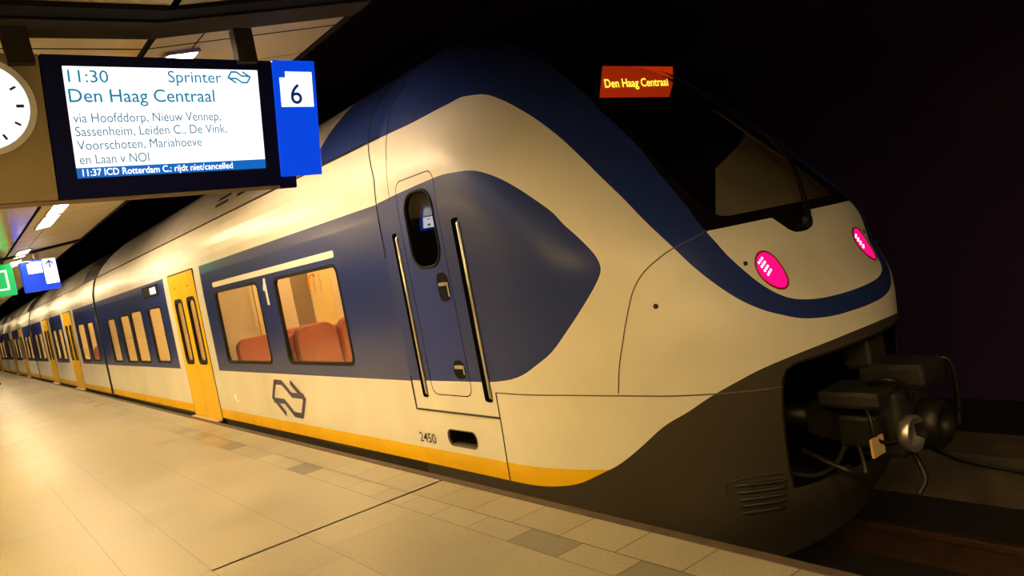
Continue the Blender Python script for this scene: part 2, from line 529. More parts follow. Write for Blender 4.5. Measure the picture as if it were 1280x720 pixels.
# ------------------------------------------------------------------ ceiling lamps
def ceiling_lamp(y, label, a=-1.30, b=-1.09, m='lamp', group='ceiling lamps above the platform edge'):
    o = empty('ceiling_lamp', ((a + b) / 2, y + 0.6, ceil_z((a + b) / 2)), label, 'lamp', group)
    ez = np.array([-(ZE - ZK), 0, XE - XK]) if a > XK else np.array([0, 0, 1.0]); ez /= np.linalg.norm(ez); ex = np.array([ez[2], 0, -ez[0]])
    fr = frame((a, y, ceil_z(a) - 0.004), ex, (0, 1, 0), ez)
    w = b - a
    MB(fr).ring(rrect(-0.012, w + 0.012, -0.012, 1.262, 0.02), rrect(0.006, w - 0.006, 0.006, 1.244, 0.02), -0.018, 0.03).build('lamp_frame', M['lamp_case'], o)
    MB(fr).plate(rrect(0.005, w - 0.005, 0.005, 1.245, 0.02), -0.010, 0.012).build('diffuser', M[m], o)
    return o
LAMPS = [(-6.6, 'rectangular lit ceiling lamp farthest back over the platform edge'),
                  (-1.0, 'rectangular lit ceiling lamp overhead in the nearest ceiling bay'),
         (5.05, 'lit ceiling lamp just above the top of the departure display'),
         (6.4, 'lit ceiling lamp hidden behind the departure display'),
         (10.75, 'lit ceiling lamp seen right under the departure display, nearer of its pair'),
         (12.15, 'lit ceiling lamp under the departure display, farther of its pair'),
         (16.5, 'lit ceiling lamp just before the beam that carries the platform signs'),
         (18.5, 'lit ceiling lamp seen just left of the blue platform sign, behind the beam'),
         (22.5, 'ceiling lamp behind the green sign, first beyond the lamps at its beam'),
         (23.8, 'ceiling lamp behind the green sign, second beyond the lamps at its beam'),
         (28.2, 'ceiling lamp far off behind the green sign, nearer of a pair'),
         (29.5, 'ceiling lamp far off behind the green sign, farther of a pair'),
         (34.0, 'ceiling lamp very far off behind the green sign, nearer of a pair'),
         (35.3, 'ceiling lamp very far off behind the green sign, farther of a pair'),
         (40.0, 'ceiling lamp near the far end of the platform'),
         (46.0, 'second to last ceiling lamp at the far platform end'),
         (52.0, 'last ceiling lamp at the far platform end')]
for y, lab in LAMPS:
    ceiling_lamp(y, lab)
for k, y in enumerate((-8.0, -6.6, -2.3, -0.9, 3.4, 4.8, 9.1, 10.5, 14.8, 16.2)):  # added lamp row out of view, brightens the nose and train side
    ceiling_lamp(y, '%s added unseen warm fill lamp from the near end over the middle of the platform' % ('first second third fourth fifth sixth seventh eighth ninth tenth'.split()[k]), -5.0, -4.79, 'fill_lamp', 'added unseen warm fill lamps over the middle of the platform')

# ------------------------------------------------------------------ train nose surface
ROWS = np.array([
[-0.58,1.30,2.70,4.10,2.2],[-0.45,1.36,2.62,4.10,2.2],[-0.20,1.41,2.45,4.05,2.1],[0.10,1.42,2.36,4.0,2.0],[0.40,1.42,2.31,3.95,2.0],
[0.65,1.42,2.30,3.9,2.05],[0.90,1.42,2.36,3.9,2.35],[1.10,1.42,2.495,3.9,2.65],[1.34,1.42,2.60,3.95,2.85],[1.60,1.42,2.82,4.05,2.75],
[1.90,1.415,3.10,4.25,2.6],[2.20,1.385,3.40,4.5,2.5],[2.47,1.30,3.68,4.75,2.5],[2.70,1.16,3.95,4.95,2.4],[2.90,0.97,4.25,5.10,2.3],
[3.05,0.78,4.56,5.15,2.2],[3.17,0.55,4.85,5.15,2.2],[3.24,0.32,5.05,5.15,2.2],[3.27,0.12,5.10,5.15,2.2],[3.28,0.0,5.12,5.15,2.2]])
XC, YN = 1.42, 5.15
def spline(T, V, t):
    T = np.asarray(T); V = np.asarray(V); h = np.diff(T); dl = np.diff(V, axis=0) / h[:, None]
    m = np.empty_like(V); m[0] = dl[0]; m[-1] = dl[-1]
    for i in range(1, len(T) - 1):
        m[i] = (h[i] * dl[i - 1] + h[i - 1] * dl[i]) / (h[i] + h[i - 1])
    i = np.clip(np.searchsorted(T, t, side='right') - 1, 0, len(T) - 2)
    s = ((t - T[i]) / h[i])[:, None]; H = h[i][:, None]
    return (2*s**3 - 3*s**2 + 1)*V[i] + (s**3 - 2*s**2 + s)*H*m[i] + (-2*s**3 + 3*s**2)*V[i+1] + (s**3 - s**2)*H*m[i+1]
RD = np.r_[0, np.cumsum(np.hypot(np.diff(ROWS[:, 0]), np.diff(ROWS[:, 1])) + 1e-4)]
NV, NT, NS = 230, 120, 40
RR = spline(RD, ROWS, np.linspace(0, RD[-1], NV))
def w_of(z):
    return float(np.interp(z, RR[:, 0], RR[:, 1]))
def surf_y(off, z):
    """front surface at a sideways offset from the centre line and a height"""
    r = [np.interp(z, RR[:, 0], RR[:, k]) for k in range(5)]
    s = min(abs(off) / max(r[1], 1e-6), 1.0)
    return float(r[3] - (r[3] - r[2]) * (1 - s ** r[4]) ** (1 / r[4]))
G = np.zeros((NV, NT + NS, 3))
for i, (z, w, n, yb, p) in enumerate(RR):
    th = np.linspace(0, 1, NT) * np.pi / 2
    o_ = np.sin(th) ** (2 / p) * w
    y_ = yb - (yb - n) * np.cos(th) ** (2 / p)
    # even spacing along the slice
    L_ = np.r_[0, np.cumsum(np.hypot(np.diff(o_), np.diff(y_)) + 1e-9)]
    q = np.linspace(0, L_[-1], NT)
    th2 = np.interp(q, L_, th)
    o_ = np.sin(th2) ** (2 / p) * w
    y_ = yb - (yb - n) * np.cos(th2) ** (2 / p)
    ys = np.linspace(yb, YN, NS + 1)[1:] if yb < YN - 1e-6 else np.full(NS, YN)
    G[i] = np.stack([np.r_[o_, np.full(NS, w)], np.r_[y_, ys], np.full(NT + NS, z)], 1)
def grid_normals(G):
    du = np.gradient(G, axis=1); dv = np.gradient(G, axis=0)
    N = np.cross(du, dv)
    # keep the sheet's normals outward (away from the train's middle)
    c = np.array([0, 6.0, 1.3])
    s = np.sign(((G - c) * N).sum(-1, keepdims=True)); s[s == 0] = 1
    N = N * s
    N[:, 0, 0] = 0
    l = np.linalg.norm(N, axis=-1, keepdims=True)
    bad = l[..., 0] < 1e-10
    N = N / np.maximum(l, 1e-12)
    N[bad] = (0, -0.2, 0.98)
    return N
GN = grid_normals(G)
nu = NT + NS
def side_sheet(sgn):
    V = G.reshape(-1, 3) * [sgn, 1, 1] + [XC, 0, 0]
    N = GN.reshape(-1, 3) * [sgn, 1, 1]
    i, j = np.meshgrid(np.arange(NV - 1), np.arange(nu - 1), indexing='ij')
    a = (i * nu + j).ravel(); b = a + 1; c = a + nu + 1; d = a + nu
    T = np.concatenate([np.stack([a, b, c], 1), np.stack([a, c, d], 1)])
    if sgn > 0:
        T = T[:, ::-1]
    return V, N, T
VL, NL, TL = side_sheet(-1)
VR, NR, TR = side_sheet(1)
# weld the two halves along the centre line
remap = np.arange(len(VR)) + len(VL)
remap[np.arange(NV) * nu] = np.arange(NV) * nu
SV = np.concatenate([VL, VR]); SN = np.concatenate([NL, NR]); ST = np.concatenate([TL, remap[TR]])
# drop degenerate faces
ar = np.linalg.norm(np.cross(SV[ST[:, 1]] - SV[ST[:, 0]], SV[ST[:, 2]] - SV[ST[:, 0]]), axis=1)
ST = ST[ar > 1e-9]
# wind every face to agree with the outward normals
fn_ = np.cross(SV[ST[:, 1]] - SV[ST[:, 0]], SV[ST[:, 2]] - SV[ST[:, 0]])
flip = (fn_ * SN[ST].sum(1)).sum(1) < 0
ST[flip] = ST[flip][:, ::-1]

# livery outlines, measured on the surface as (x, y, z); paint plane is (y + distance from centre line, z)
def mz(pts):
    return [(y + abs(x - XC), z) for x, y, z in pts]
ARC = mz([(0.133,7.49,2.498),(0.136,6.196,2.504),(0.132,5.072,2.495),(0.136,4.598,2.492),(0.231,4.312,2.531),(0.29,4.244,2.554),(0.333,4.165,2.547),(0.374,4.086,2.53),(0.394,3.993,2.483),(0.413,3.867,2.401),(0.436,3.688,2.263),(0.444,3.509,2.105),(0.436,3.329,1.93),(0.429,3.215,1.813),(0.428,3.059,1.651),(0.425,2.921,1.499),(0.448,2.781,1.336),
(0.493,2.716,1.226),(0.559,2.656,1.122),(0.633,2.577,1.015),(0.719,2.502,0.933),(0.81,2.449,0.882),(0.939,2.395,0.831),(1.13,2.346,0.803),(1.346,2.325,0.797),(1.42,2.320,0.796)])
UIN = mz([(0.659,2.72,1.391),(0.669,2.672,1.322),(0.697,2.63,1.237),(0.754,2.586,1.144),(0.803,2.535,1.06),(0.855,2.482,0.994),(0.925,2.437,0.947),(1.02,2.404,0.922),(1.135,2.379,0.908),(1.314,2.362,0.901),(1.42,2.359,0.900)])
EYE = mz([(0.012,5.6,2.006),(0.012,5.176,2.011),(0.013,4.83,2.031),(0.015,4.295,2.051),(0.026,4.117,2.043),(0.055,3.936,2.02),(0.083,3.778,1.957),(0.105,3.63,1.869),(0.124,3.49,1.766),(0.141,3.357,1.658),(0.144,3.284,1.578),(0.152,3.194,1.492),(0.16,3.118,1.409),(0.162,3.078,1.351),(0.157,3.064,1.288),(0.131,3.102,1.211),(0.092,3.193,1.102),(0.059,3.312,0.985),(0.034,3.46,0.862),(0.016,3.61,0.784),(0.005,3.731,0.73),(0,3.857,0.698),(0,4.017,0.679),(0,4.218,0.671),(0.0,5.073,0.66),(0.0,5.6,0.655)])
SKC = mz([(1.42,2.31,0.69),(1.211,2.318,0.686),(0.975,2.375,0.668),(0.81,2.445,0.645),(0.669,2.531,0.612),(0.563,2.618,0.567),(0.467,2.715,0.514),(0.38,2.825,0.443),(0.301,2.944,0.377),(0.227,3.084,0.263),(0.171,3.209,0.175),(0.12,3.339,0.114),(0.075,3.479,0.057),(0.039,3.626,0.03),(0.012,3.78,0.019),(0.0,4.0,0.018),(0.0,4.3,0.018),(0.0,5.6,0.018)])
ARC = [tuple(p) for p in smooth_line(ARC, 4)]; UIN = [tuple(p) for p in smooth_line(UIN, 4)]; EYE = [tuple(p) for p in smooth_line(EYE, 4)]; SKC = [tuple(p) for p in smooth_line(SKC, 4)]
PM = np.c_[SV[:, 1] + np.abs(SV[:, 0] - XC), SV[:, 2]]
f_blue = sdf(PM, ARC + [(1.0, ARC[-1][1]), (1.0, 5.0), (9.0, 5.0)])
f_blue = np.minimum(f_blue, -sdf(PM, UIN + [(1.0, 0.900), (1.0, 1.391)]))
f_blue = np.maximum(f_blue, sdf(PM, EYE))
f_skirt = sdf(PM, [(1.0, SKC[0][1])] + SKC + [(8.0, -1.5), (1.0, -1.5)])
f_yellow = sdf(PM, [(3.0, -0.3), (9.0, -0.3), (9.0, 0.142), (3.0, 0.142)])

m = bpy.data.materials.new('nose livery paint')
m.use_nodes = True
nt = m.node_tree
b_ = nt.nodes['Principled BSDF']
b_.inputs['Roughness'].default_value = 0.4
b_.inputs['Specular IOR Level'].default_value = 0.38
b_.inputs['Coat Weight'].default_value = 0.06
b_.inputs['Coat Roughness'].default_value = 0.2
tc = nt.nodes.new('ShaderNodeTexCoord'); nz = nt.nodes.new('ShaderNodeTexNoise')
nz.inputs['Scale'].default_value = 1.6; nz.inputs['Detail'].default_value = 5
nt.links.new(tc.outputs['Object'], nz.inputs[0])
mr_ = nt.nodes.new('ShaderNodeMapRange')
for k_, v_ in zip((1, 2, 3, 4), (0.3, 0.7, 0.90, 1.04)):
    mr_.inputs[k_].default_value = v_
nt.links.new(nz.outputs['Fac'], mr_.inputs[0])
prev = None
for nm, col in (('yellow', YELLOW), ('blue', BLUE), ('skirt', SKIRT)):
    at = nt.nodes.new('ShaderNodeAttribute'); at.attribute_name = nm
    gt = nt.nodes.new('ShaderNodeMath'); gt.operation = 'GREATER_THAN'; gt.inputs[1].default_value = 0
    nt.links.new(at.outputs['Fac'], gt.inputs[0])
    mx = nt.nodes.new('ShaderNodeMix'); mx.data_type = 'RGBA'
    nt.links.new(gt.outputs[0], mx.inputs['Factor'])
    if prev is None:
        mx.inputs['A'].default_value = (*WHITE, 1)
    else:
        nt.links.new(prev, mx.inputs['A'])
    mx.inputs['B'].default_value = (*col, 1)
    prev = mx.outputs['Result']
    if nm == 'skirt':
        rg = nt.nodes.new('ShaderNodeMapRange'); rg.inputs[3].default_value = 0.40; rg.inputs[4].default_value = 0.6
        nt.links.new(gt.outputs[0], rg.inputs[0]); nt.links.new(rg.outputs[0], b_.inputs['Roughness'])
scl = nt.nodes.new('ShaderNodeVectorMath'); scl.operation = 'SCALE'
nt.links.new(prev, scl.inputs[0]); nt.links.new(mr_.outputs[0], scl.inputs['Scale']); nt.links.new(scl.outputs[0], b_.inputs['Base Color'])
M['nose'] = m
md = m.copy(); md.name = 'cab door livery paint'
for q in md.node_tree.nodes:
    if q.type == 'MIX' and abs(q.inputs['B'].default_value[2] - BLUE[2]) < 1e-4:
        q.inputs['B'].default_value = (0.012, 0.034, 0.25, 1)
M['nose_door'] = md

DATA = np.c_[SV, SN, f_blue, f_skirt, f_yellow]
def sheet(name, D, T, m, parent, lift=0.0, paint=False):
    V = D[:, :3] + lift * D[:, 3:6]
    o = make(name, V, T, m, parent, smooth=True)
    if paint:
        for k, nm in ((6, 'blue'), (7, 'skirt'), (8, 'yellow')):
            a = o.data.attributes.new(nm, 'FLOAT', 'POINT'); a.data.foreach_set('value', D[:, k].astype(np.float32))
    o.data.normals_split_custom_set_from_vertices([tuple(n) for n in D[:, 3:6] / np.maximum(np.linalg.norm(D[:, 3:6], axis=1, keepdims=True), 1e-9)])
    return o
def front_field(D, poly, ymax=9.0):
    f = sdf(np.c_[D[:, 0] - XC, D[:, 2]], poly)
    return np.minimum(f, ymax - D[:, 1])
def side_field(D, poly):
    return np.minimum(sdf(np.c_[D[:, 1], D[:, 2]], poly), 0.4 - D[:, 0])

BVH = BVHTree.FromPolygons([tuple(v) for v in SV], [tuple(int(i) for i in t) for t in ST])
def snap(P, lift=0.0):
    out = []
    for p in P:
        c, n, _, _ = BVH.find_nearest(Vector(p))
        s = 1 if (n.dot(Vector(p) - Vector((XC, 6.0, 1.3))) > 0) else -1
        out.append(tuple(c + n * s * lift))
    return np.array(out)

# ------------------------------------------------------------------ the train
TRAIN = empty('commuter_train', (XC, 2.3, -0.84), 'long blue, yellow and white passenger train standing along the platform', 'train')
def sym(P):
    """left half outline (offset < 0) closed with its mirror image"""
    return list(P) + [(-x, z) for x, z in reversed(P)]
MASK = sym([(-0.0, 3.15), (-0.30, 3.10), (-0.477, 2.755), (-0.530, 2.576), (-0.557, 2.381), (-0.590, 2.242), (-0.608, 2.075), (-0.628, 1.95), (-0.679, 1.794), (-0.704, 1.667), (-0.731, 1.535), (-0.759, 1.446), (-0.761, 1.391)])
NOTCH = [(-0.26, 1.45), (-0.252, 1.386), (-0.225, 1.345), (-0.193, 1.305), (-0.155, 1.284), (-0.10, 1.278), (-0.03, 1.280), (0.04, 1.295), (0.085, 1.325), (0.11, 1.36), (0.12, 1.45)]
GLASS = sym([(-0.50, 2.265), (-0.53, 2.17), (-0.58, 1.99), (-0.625, 1.78), (-0.637, 1.61), (-0.625, 1.51), (-0.60, 1.465), (-0.55, 1.452)])
OPEN = sym([(-0.60, -0.10), (-0.625, 0.0), (-0.645, 0.18), (-0.656, 0.33), (-0.655, 0.46), (-0.645, 0.54), (-0.625, 0.583), (-0.585, 0.603), (-0.52, 0.612), (-0.3, 0.622), (-0.08, 0.628)])
DOOR = rrect(4.335, 4.86, 0.56, 2.115, 0.075)
DOOR_IN = rrect(4.342, 4.853, 0.567, 2.108, 0.070)
DWIN = rrect(4.395, 4.765, 1.475, 2.005, 0.13)
SLOT1 = rrect(4.925, 5.01, 0.535, 1.76, 0.02)
SLOT2 = rrect(4.105, 4.20, 0.535, 1.76, 0.02)
HOLE = rrect(4.385, 4.765, 0.19, 0.315, 0.055)
tails = [ellipse(-0.502, 1.113, 0.087, 0.108, 40), ellipse(0.498, 1.113, 0.087, 0.108, 40)]

D, T = DATA, ST
D, T = clip(D, T, -np.maximum(front_field(D, MASK), front_field(D, NOTCH)))
D, T = clip(D, T, -front_field(D, OPEN, 3.6))
for P in (DOOR, SLOT1, SLOT2, HOLE):
    D, T = clip(D, T, -side_field(D, P))
for P in tails:
    D, T = clip(D, T, -front_field(D, P, 3.4))
shell = sheet('nose_shell', D, T, M['nose'], TRAIN, paint=True)
# windscreen surround and pane
f = np.maximum(front_field(DATA, MASK), front_field(DATA, NOTCH))
D, T = clip(DATA, ST, f)
DISP = rrect(-0.56, 0.76, 2.33, 2.72, 0.04)
D2, T2 = clip(D, T, -front_field(D, GLASS))
D2, T2 = clip(D2, T2, -front_field(D2, DISP))
ws = sheet('windscreen_surround', D2, T2, M['mask'], TRAIN, lift=-0.004)
D2, T2 = clip(D, T, front_field(D, GLASS))
tag(sheet('windscreen', D2, T2, M['dark_pane'], TRAIN, lift=-0.006), 'tinted cab windscreen')
D2, T2 = clip(D, T, front_field(D, DISP))
sheet('display_window', D2, T2, M['clear_pane'], TRAIN, lift=-0.005)
# cab door
D, T = clip(DATA, ST, side_field(DATA, DOOR_IN))
D, T = clip(D, T, -side_field(D, DWIN))
Dd = D.copy()
cab_door = sheet('cab_door', Dd, T, M['nose_door'], TRAIN, paint=True)
D, T = clip(DATA, ST, side_field(DATA, DWIN))
sheet('door_window', D, T, M['dark_pane'], cab_door, lift=-0.010)
def on_side(P, lift):
    return np.array([(XC - w_of(z) - lift, y, z) for y, z in P])
def surf_ring(P, r, name, m, parent, lift=0.0):
    L = on_side(list(P) + [P[0], P[1]], lift)
    return MB().tube(L, r, 8).build(name, m, parent, True)
surf_ring(DWIN, 0.010, 'window_seal', M['rubber'], cab_door)
for z0, z1 in ((1.225, 1.425), (0.685, 0.815)):
    P = rrect(4.372, 4.508, z0, z1, 0.055)
    cup = MB(SIDE).ring(P, rrect(4.38, 4.50, z0 + 0.008, z1 - 0.008, 0.048), -0.002, 0.003)
    cup.plate(rrect(4.379, 4.501, z0 + 0.007, z1 - 0.007, 0.05), -0.004, 0.0012)
    c = cup.build('handle_recess', M['matte_black'], cab_door)
    zc = (z0 + z1) / 2 + 0.02
    MB(SIDE).box((4.385, zc - 0.012, 0.001), (4.475, zc + 0.012, 0.018), 0.005).build('door_handle', M['steel'], c)
    MB(SIDE).box((4.374, z0 + 0.03, 0.0), (4.386, zc + 0.01, 0.010), 0.004).build('latch', M['steel'], c)
for y0, y1 in ((4.925, 5.01), (4.105, 4.20)):
    tr = MB(SIDE)
    tr.box((y0 - 0.01, 0.52, -0.075), (y1 + 0.01, 1.775, -0.065)); tr.box((y0 - 0.012, 0.52, -0.07), (y0, 1.775, -0.0015)); tr.box((y1, 0.52, -0.07), (y1 + 0.012, 1.775, -0.0015))
    tr.box((y0 - 0.01, 0.52, -0.07), (y1 + 0.01, 0.534, -0.002)); tr.box((y0 - 0.01, 1.761, -0.07), (y1 + 0.01, 1.775, -0.002))
    t_ = tr.build('rail_recess', M['matte_black'], TRAIN)  # black colour stands in for the shade inside the trough
    g_ = MB().tube([(0.03, y0 + 0.018, 0.545), (-0.004, y0 + 0.018, 0.57), (-0.004, y0 + 0.018, 1.72), (0.03, y0 + 0.018, 1.75)], 0.011, 10).build('grab_rail', M['steel'], TRAIN, True)
# oval step hole
st = MB(SIDE)
st.box((4.36, 0.17, -0.20), (4.79, 0.335, -0.19)); st.box((4.36, 0.165, -0.19), (4.79, 0.18, -0.004)); st.box((4.36, 0.325, -0.19), (4.79, 0.335, -0.004)); st.box((4.355, 0.17, -0.19), (4.37, 0.33, -0.004)); st.box((4.78, 0.17, -0.19), (4.79, 0.33, -0.004))
sh = st.build('step_recess', M['matte_black'], TRAIN)
rg = MB(SIDE).ring(HOLE, rrect(4.393, 4.757, 0.197, 0.308, 0.05), -0.012, 0.003); rg.build('recess_rim', M['seam'], sh)
tr = MB(SIDE)
for k in range(18):
    tr.box((4.42 + k * 0.018, 0.185, -0.06), (4.428 + k * 0.018, 0.202, -0.01))
tr.build('step_tread', M['steel'], sh)
# tail lights
for s, P in zip((-1, 1), tails):
    D, T = clip(DATA, ST, front_field(DATA, P, 3.4))
    lens = sheet('tail_light', D, T, M['tail'], TRAIN, lift=0.003)
    tag(lens, 'glowing pink red tail light')
    c = np.array(P)
    ring_pts = snap([(XC + a, surf_y(a, z), z) for a, z in list(c) + [c[0], c[1]]], 0.002)
    MB().tube(ring_pts, 0.006, 8).build('lamp_rim', M['tail_rim'], lens, True)
    for i in range(3):
        for j in range(4):
            a = s * 0.50 - 0.056 + i * 0.017 + j * 0.006
            z = 1.165 - j * 0.024 + i * 0.010
            if s > 0 and i == 2:
                continue
            p = snap([(XC + a, surf_y(a, z), z)], 0.004)[0]
            MB().lathe([(-0.004, 0.003), (0.0, 0.0085), (0.003, 0.007), (0.005, 0.001)], p, (0.0, -1, 0.25), 8).build('diode', M['tail_led'], lens, True)
# destination display behind the top of the windscreen surround
def surf_patch(a0, a1, z0, z1, na, nz_, lift):
    A, Z = np.meshgrid(np.linspace(a0, a1, na), np.linspace(z0, z1, nz_), indexing='ij')
    P = np.array([(XC + a, surf_y(a, z), z) for a, z in zip(A.ravel(), Z.ravel())])
    n = np.array([0, -0.72, 0.69])
    P = P + lift * n
    F = [(i * nz_ + j, (i + 1) * nz_ + j, (i + 1) * nz_ + j + 1, i * nz_ + j + 1) for i in range(na - 1) for j in range(nz_ - 1)]
    return P, F
DY = 3.90
FD = frame((0, DY, 0), (1, 0, 0), (0, 0, 1), (0, -1, 0))
dd = MB(FD).plate([(1.23, 2.428), (1.985, 2.41), (2.06, 2.52), (2.09, 2.645), (1.318, 2.655)], -0.02, 0.0).build('destination_display', M['led_box'], TRAIN)
tag(dd, 'glowing red destination board')
hb = MB(FD).ring([(1.20, 2.40), (2.01, 2.385), (2.10, 2.52), (2.12, 2.67), (1.29, 2.68)], [(1.23, 2.428), (1.985, 2.41), (2.06, 2.52), (2.09, 2.645), (1.318, 2.655)], -0.03, 0.01).build('display_frame', M['black'], dd)
text('display_lettering', 'Den Haag Centraal', FD, 1.312, 1.996, 2.500, 0.060, M['led'], dd, 0.006, 0.02)
# wiper
wp = [(0.60, 2.16), (0.585, 2.05), (0.565, 1.93), (0.53, 1.82), (0.44, 1.70), (0.34, 1.60)]
bl = snap([(XC + a, surf_y(a, z), z) for a, z in wp], 0.035)
wiper = MB().tube(bl, 0.010, 6).build('windscreen_wiper', M['black'], TRAIN)
ap = [(0.56, 1.90), (0.44, 1.72), (0.30, 1.58), (0.16, 1.47), (0.03, 1.36), (-0.01, 1.325)]
for dz in (-0.0, 0.035):
    MB().tube(snap([(XC + a - dz, surf_y(a - dz, z), z) for a, z in ap], 0.05), 0.008, 6).build('wiper_arm', M['black'], wiper)
p0 = snap([(XC - 0.01, surf_y(-0.01, 1.325), 1.325)], 0.0)[0]
MB().lathe([(-0.02, 0.035), (0.03, 0.033), (0.05, 0.022), (0.055, 0.001)], p0, (0, -0.7, 0.7), 16).build('wiper_pivot', M['cast'], wiper, True)
# cab interior seen through the windscreen
bhp = [(XC - w_of(z) + 0.03, z) for z in np.linspace(-0.5, 3.1, 40)]
MB(FRONT).plate(bhp + [(2 * XC - x, z) for x, z in reversed(bhp)], -YN, -(YN - 0.04)).build('cab_bulkhead', M['matte_black'], TRAIN)
D, T = clip(DATA, ST, DATA[:, 2] - 0.85)
D, T = clip(D, T, -front_field(D, MASK))
D, T = clip(D, T, -side_field(D, DWIN))
sheet('inner_lining', D, T, M['matte_black'], TRAIN, lift=-0.03)
D, T = clip(DATA, ST, DATA[:, 0] - XC - 0.25)
D, T = clip(D, T, sdf(np.c_[D[:, 1], D[:, 2]], [(2.6, 1.36), (4.3, 1.36), (4.2, 1.85), (3.55, 2.15), (3.5, 2.34), (2.6, 2.34)]))
D, T = clip(D, T, -front_field(D, MASK))
sheet('cab_lining', D, T, M['grey_lining'], TRAIN, lift=-0.05)
dk = MB()
dk.loft([np.array([(x, surf_y(x - XC, 1.30) + 0.10, 1.28), (x, surf_y(x - XC, 1.30) + 0.55, 1.28), (x, surf_y(x - XC, 1.30) + 0.65, 1.10), (x, surf_y(x - XC, 1.30) + 0.15, 1.10)]) for x in np.linspace(0.75, 2.1, 9)])
dk.build('driver_desk', M['black'], TRAIN)
seat = MB(); seat.box((1.15, 3.9, 1.25), (1.65, 4.02, 1.75), 0.05); seat.box((1.15, 3.5, 1.15), (1.65, 4.0, 1.27), 0.04); seat.box((1.35, 3.6, 0.6), (1.45, 3.8, 1.16), 0.02)
seat.build('driver_seat', M['black'], TRAIN)
MB().box((0.45, 3.3, 0.74), (2.39, YN - 0.05, 0.78)).build('cab_floor', M['matte_black'], TRAIN)
# panel joints
SEAMS = [
 ([(0.659,2.72,1.391),(0.565,2.738,1.367),(0.448,2.781,1.336),(0.37,2.819,1.3),(0.29,2.876,1.24),(0.238,2.925,1.156),(0.204,2.963,1.042),(0.179,3.023,0.871),(0.175,3.078,0.737),(0.176,3.123,0.589)], 0.0035, 'seam'),
 ([(0.0,4.059,0.604),(0.048,3.479,0.599),(0.174,3.125,0.576),(0.33,2.872,0.544),(0.498,2.684,0.52),(0.767,2.481,0.492)], 0.004, 'seam'),
 ([(0.0,4.059,0.604),(0.0,4.07,0.3),(0.0,4.086,0.02)], 0.0045, 'seam_dark'),
 ([(0.0,5.14,0.69),(0.0,5.14,0.44),(0.0,4.07,0.435)], 0.0075, 'seam_dark'),
 ([(0.059,4.977,2.3),(0.019,4.962,2.094),(0.011,4.955,2.004),(0.011,5.14,1.998)], 0.0025, 'seam'),
 ([(0.45,5.14,2.9),(0.30,5.14,2.74),(0.142,5.031,2.515),(0.059,4.977,2.3)], 0.003, 'seam_dark')]
for pts, r, mm in SEAMS:
    L = snap(dense(pts, 0.03) if len(pts) < 5 else smooth_line(pts, 5), r * 0.1)
    MB().tube(L, r, 6).build('panel_joint', M[mm], TRAIN, True)
chip = snap([(0.321, 2.864, 1.044)], 0.0)[0]
MB().lathe([(-0.01, 0.016), (0.004, 0.014), (0.008, 0.006), (0.009, 0.001)], chip, (-0.7, -0.7, 0), 9).build('paint_chip', M['seam_dark'], TRAIN, True)  # small raised disc for a dark mark on the paint
for s in (-1, 1):
    p = snap([(XC + s * 0.64, surf_y(0.64, 1.178), 1.178)], 0.0)[0]
    MB().lathe([(-0.01, 0.014), (0.004, 0.013), (0.004, 0.007), (0.001, 0.001)], p, (s * 0.5, -0.8, 0.2), 12).build('lifting_socket', M['seam_dark'], TRAIN, True)
# louvres on the skirt
for s in (-1,):
    gr = None
    for k, (za, zb) in enumerate(((-0.012, -0.035), (-0.055, -0.072), (-0.098, -0.114), (-0.135, -0.154), (-0.178, -0.195))):
        x0 = 0.538 + 0.008 * k
        L = snap([(x, surf_y(x - XC, za), za + (zb - za) * (x - x0) / (0.77 - x0)) for x in np.linspace(x0, 0.775, 12)], 0.006)
        mbk = MB().tube(L, [0.006] + [0.012] * 10 + [0.006], 8)
        o = mbk.build('vent_louvre', M['under'] if False else M['coupler_grey'], TRAIN, True)
    L = snap(smooth_line([(0.502,2.763,-0.05),(0.505,2.758,-0.018),(0.52,2.745,0.012),(0.60,2.68,0.022),(0.70,2.60,0.012),(0.76,2.57,0.002)], 5), 0.002)
    MB().tube(L, 0.005, 6).build('vent_lip', M['coupler_grey'], TRAIN, True)
# recess behind the coupler opening and the lip around it
lipP = [(a, z) for a, z in OPEN[:]]
L = snap([(XC + a, surf_y(a, z), z) for a, z in dense(lipP, 0.03)], -0.012)
MB().tube(L, 0.014, 8).build('opening_lip', M['rubber'], TRAIN, True)
rc = MB()
rc.box((0.62, 3.35, -0.25), (2.22, 3.40, 0.75)); rc.box((0.60, 2.78, -0.25), (0.64, 3.40, 0.72)); rc.box((2.20, 2.78, -0.25), (2.24, 3.40, 0.72)); rc.box((0.75, 2.60, 0.67), (2.09, 3.40, 0.70)); rc.box((0.7, 2.80, -0.30), (2.14, 3.40, -0.25))
rc.build('coupler_recess', M['matte_black'], TRAIN)
# ------------------------------------------------------------------ coupler
cx, cz = 1.42, 0.13
cp = MB()
cp.box((cx - 0.17, 2.13, cz - 0.16), (cx + 0.21, 2.42, cz + 0.20), 0.03)
cp.loft([np.array([(cx + a, y, cz + c) for a, c in ((-q, -q), (q, -q), (q, q), (-q, q))]) for y, q in ((2.42, 0.15), (2.55, 0.11), (2.75, 0.085))])
coupler = cp.build('automatic_coupler', M['coupler_grey'], TRAIN)
MB().tube([(cx, 2.70, cz), (cx, 3.38, cz)], 0.075, 14).build('coupler_shank', M['cast'], coupler, True)
MB().lathe([(0.0, 0.145), (0.10, 0.135), (0.125, 0.11), (0.13, 0.10), (0.08, 0.085), (0.05, 0.03), (0.05, 0.001)], (cx + 0.10, 2.14, cz - 0.03), (0, -1, 0), 28).build('coupler_cone', M['cast'], coupler, True)
MB().lathe([(0.0, 0.100), (0.055, 0.102), (0.06, 0.085), (0.02, 0.07), (0.02, 0.001)], (cx - 0.10, 2.14, cz - 0.03), (0, -1, 0), 24).build('coupler_cup', M['steel'], coupler, True)
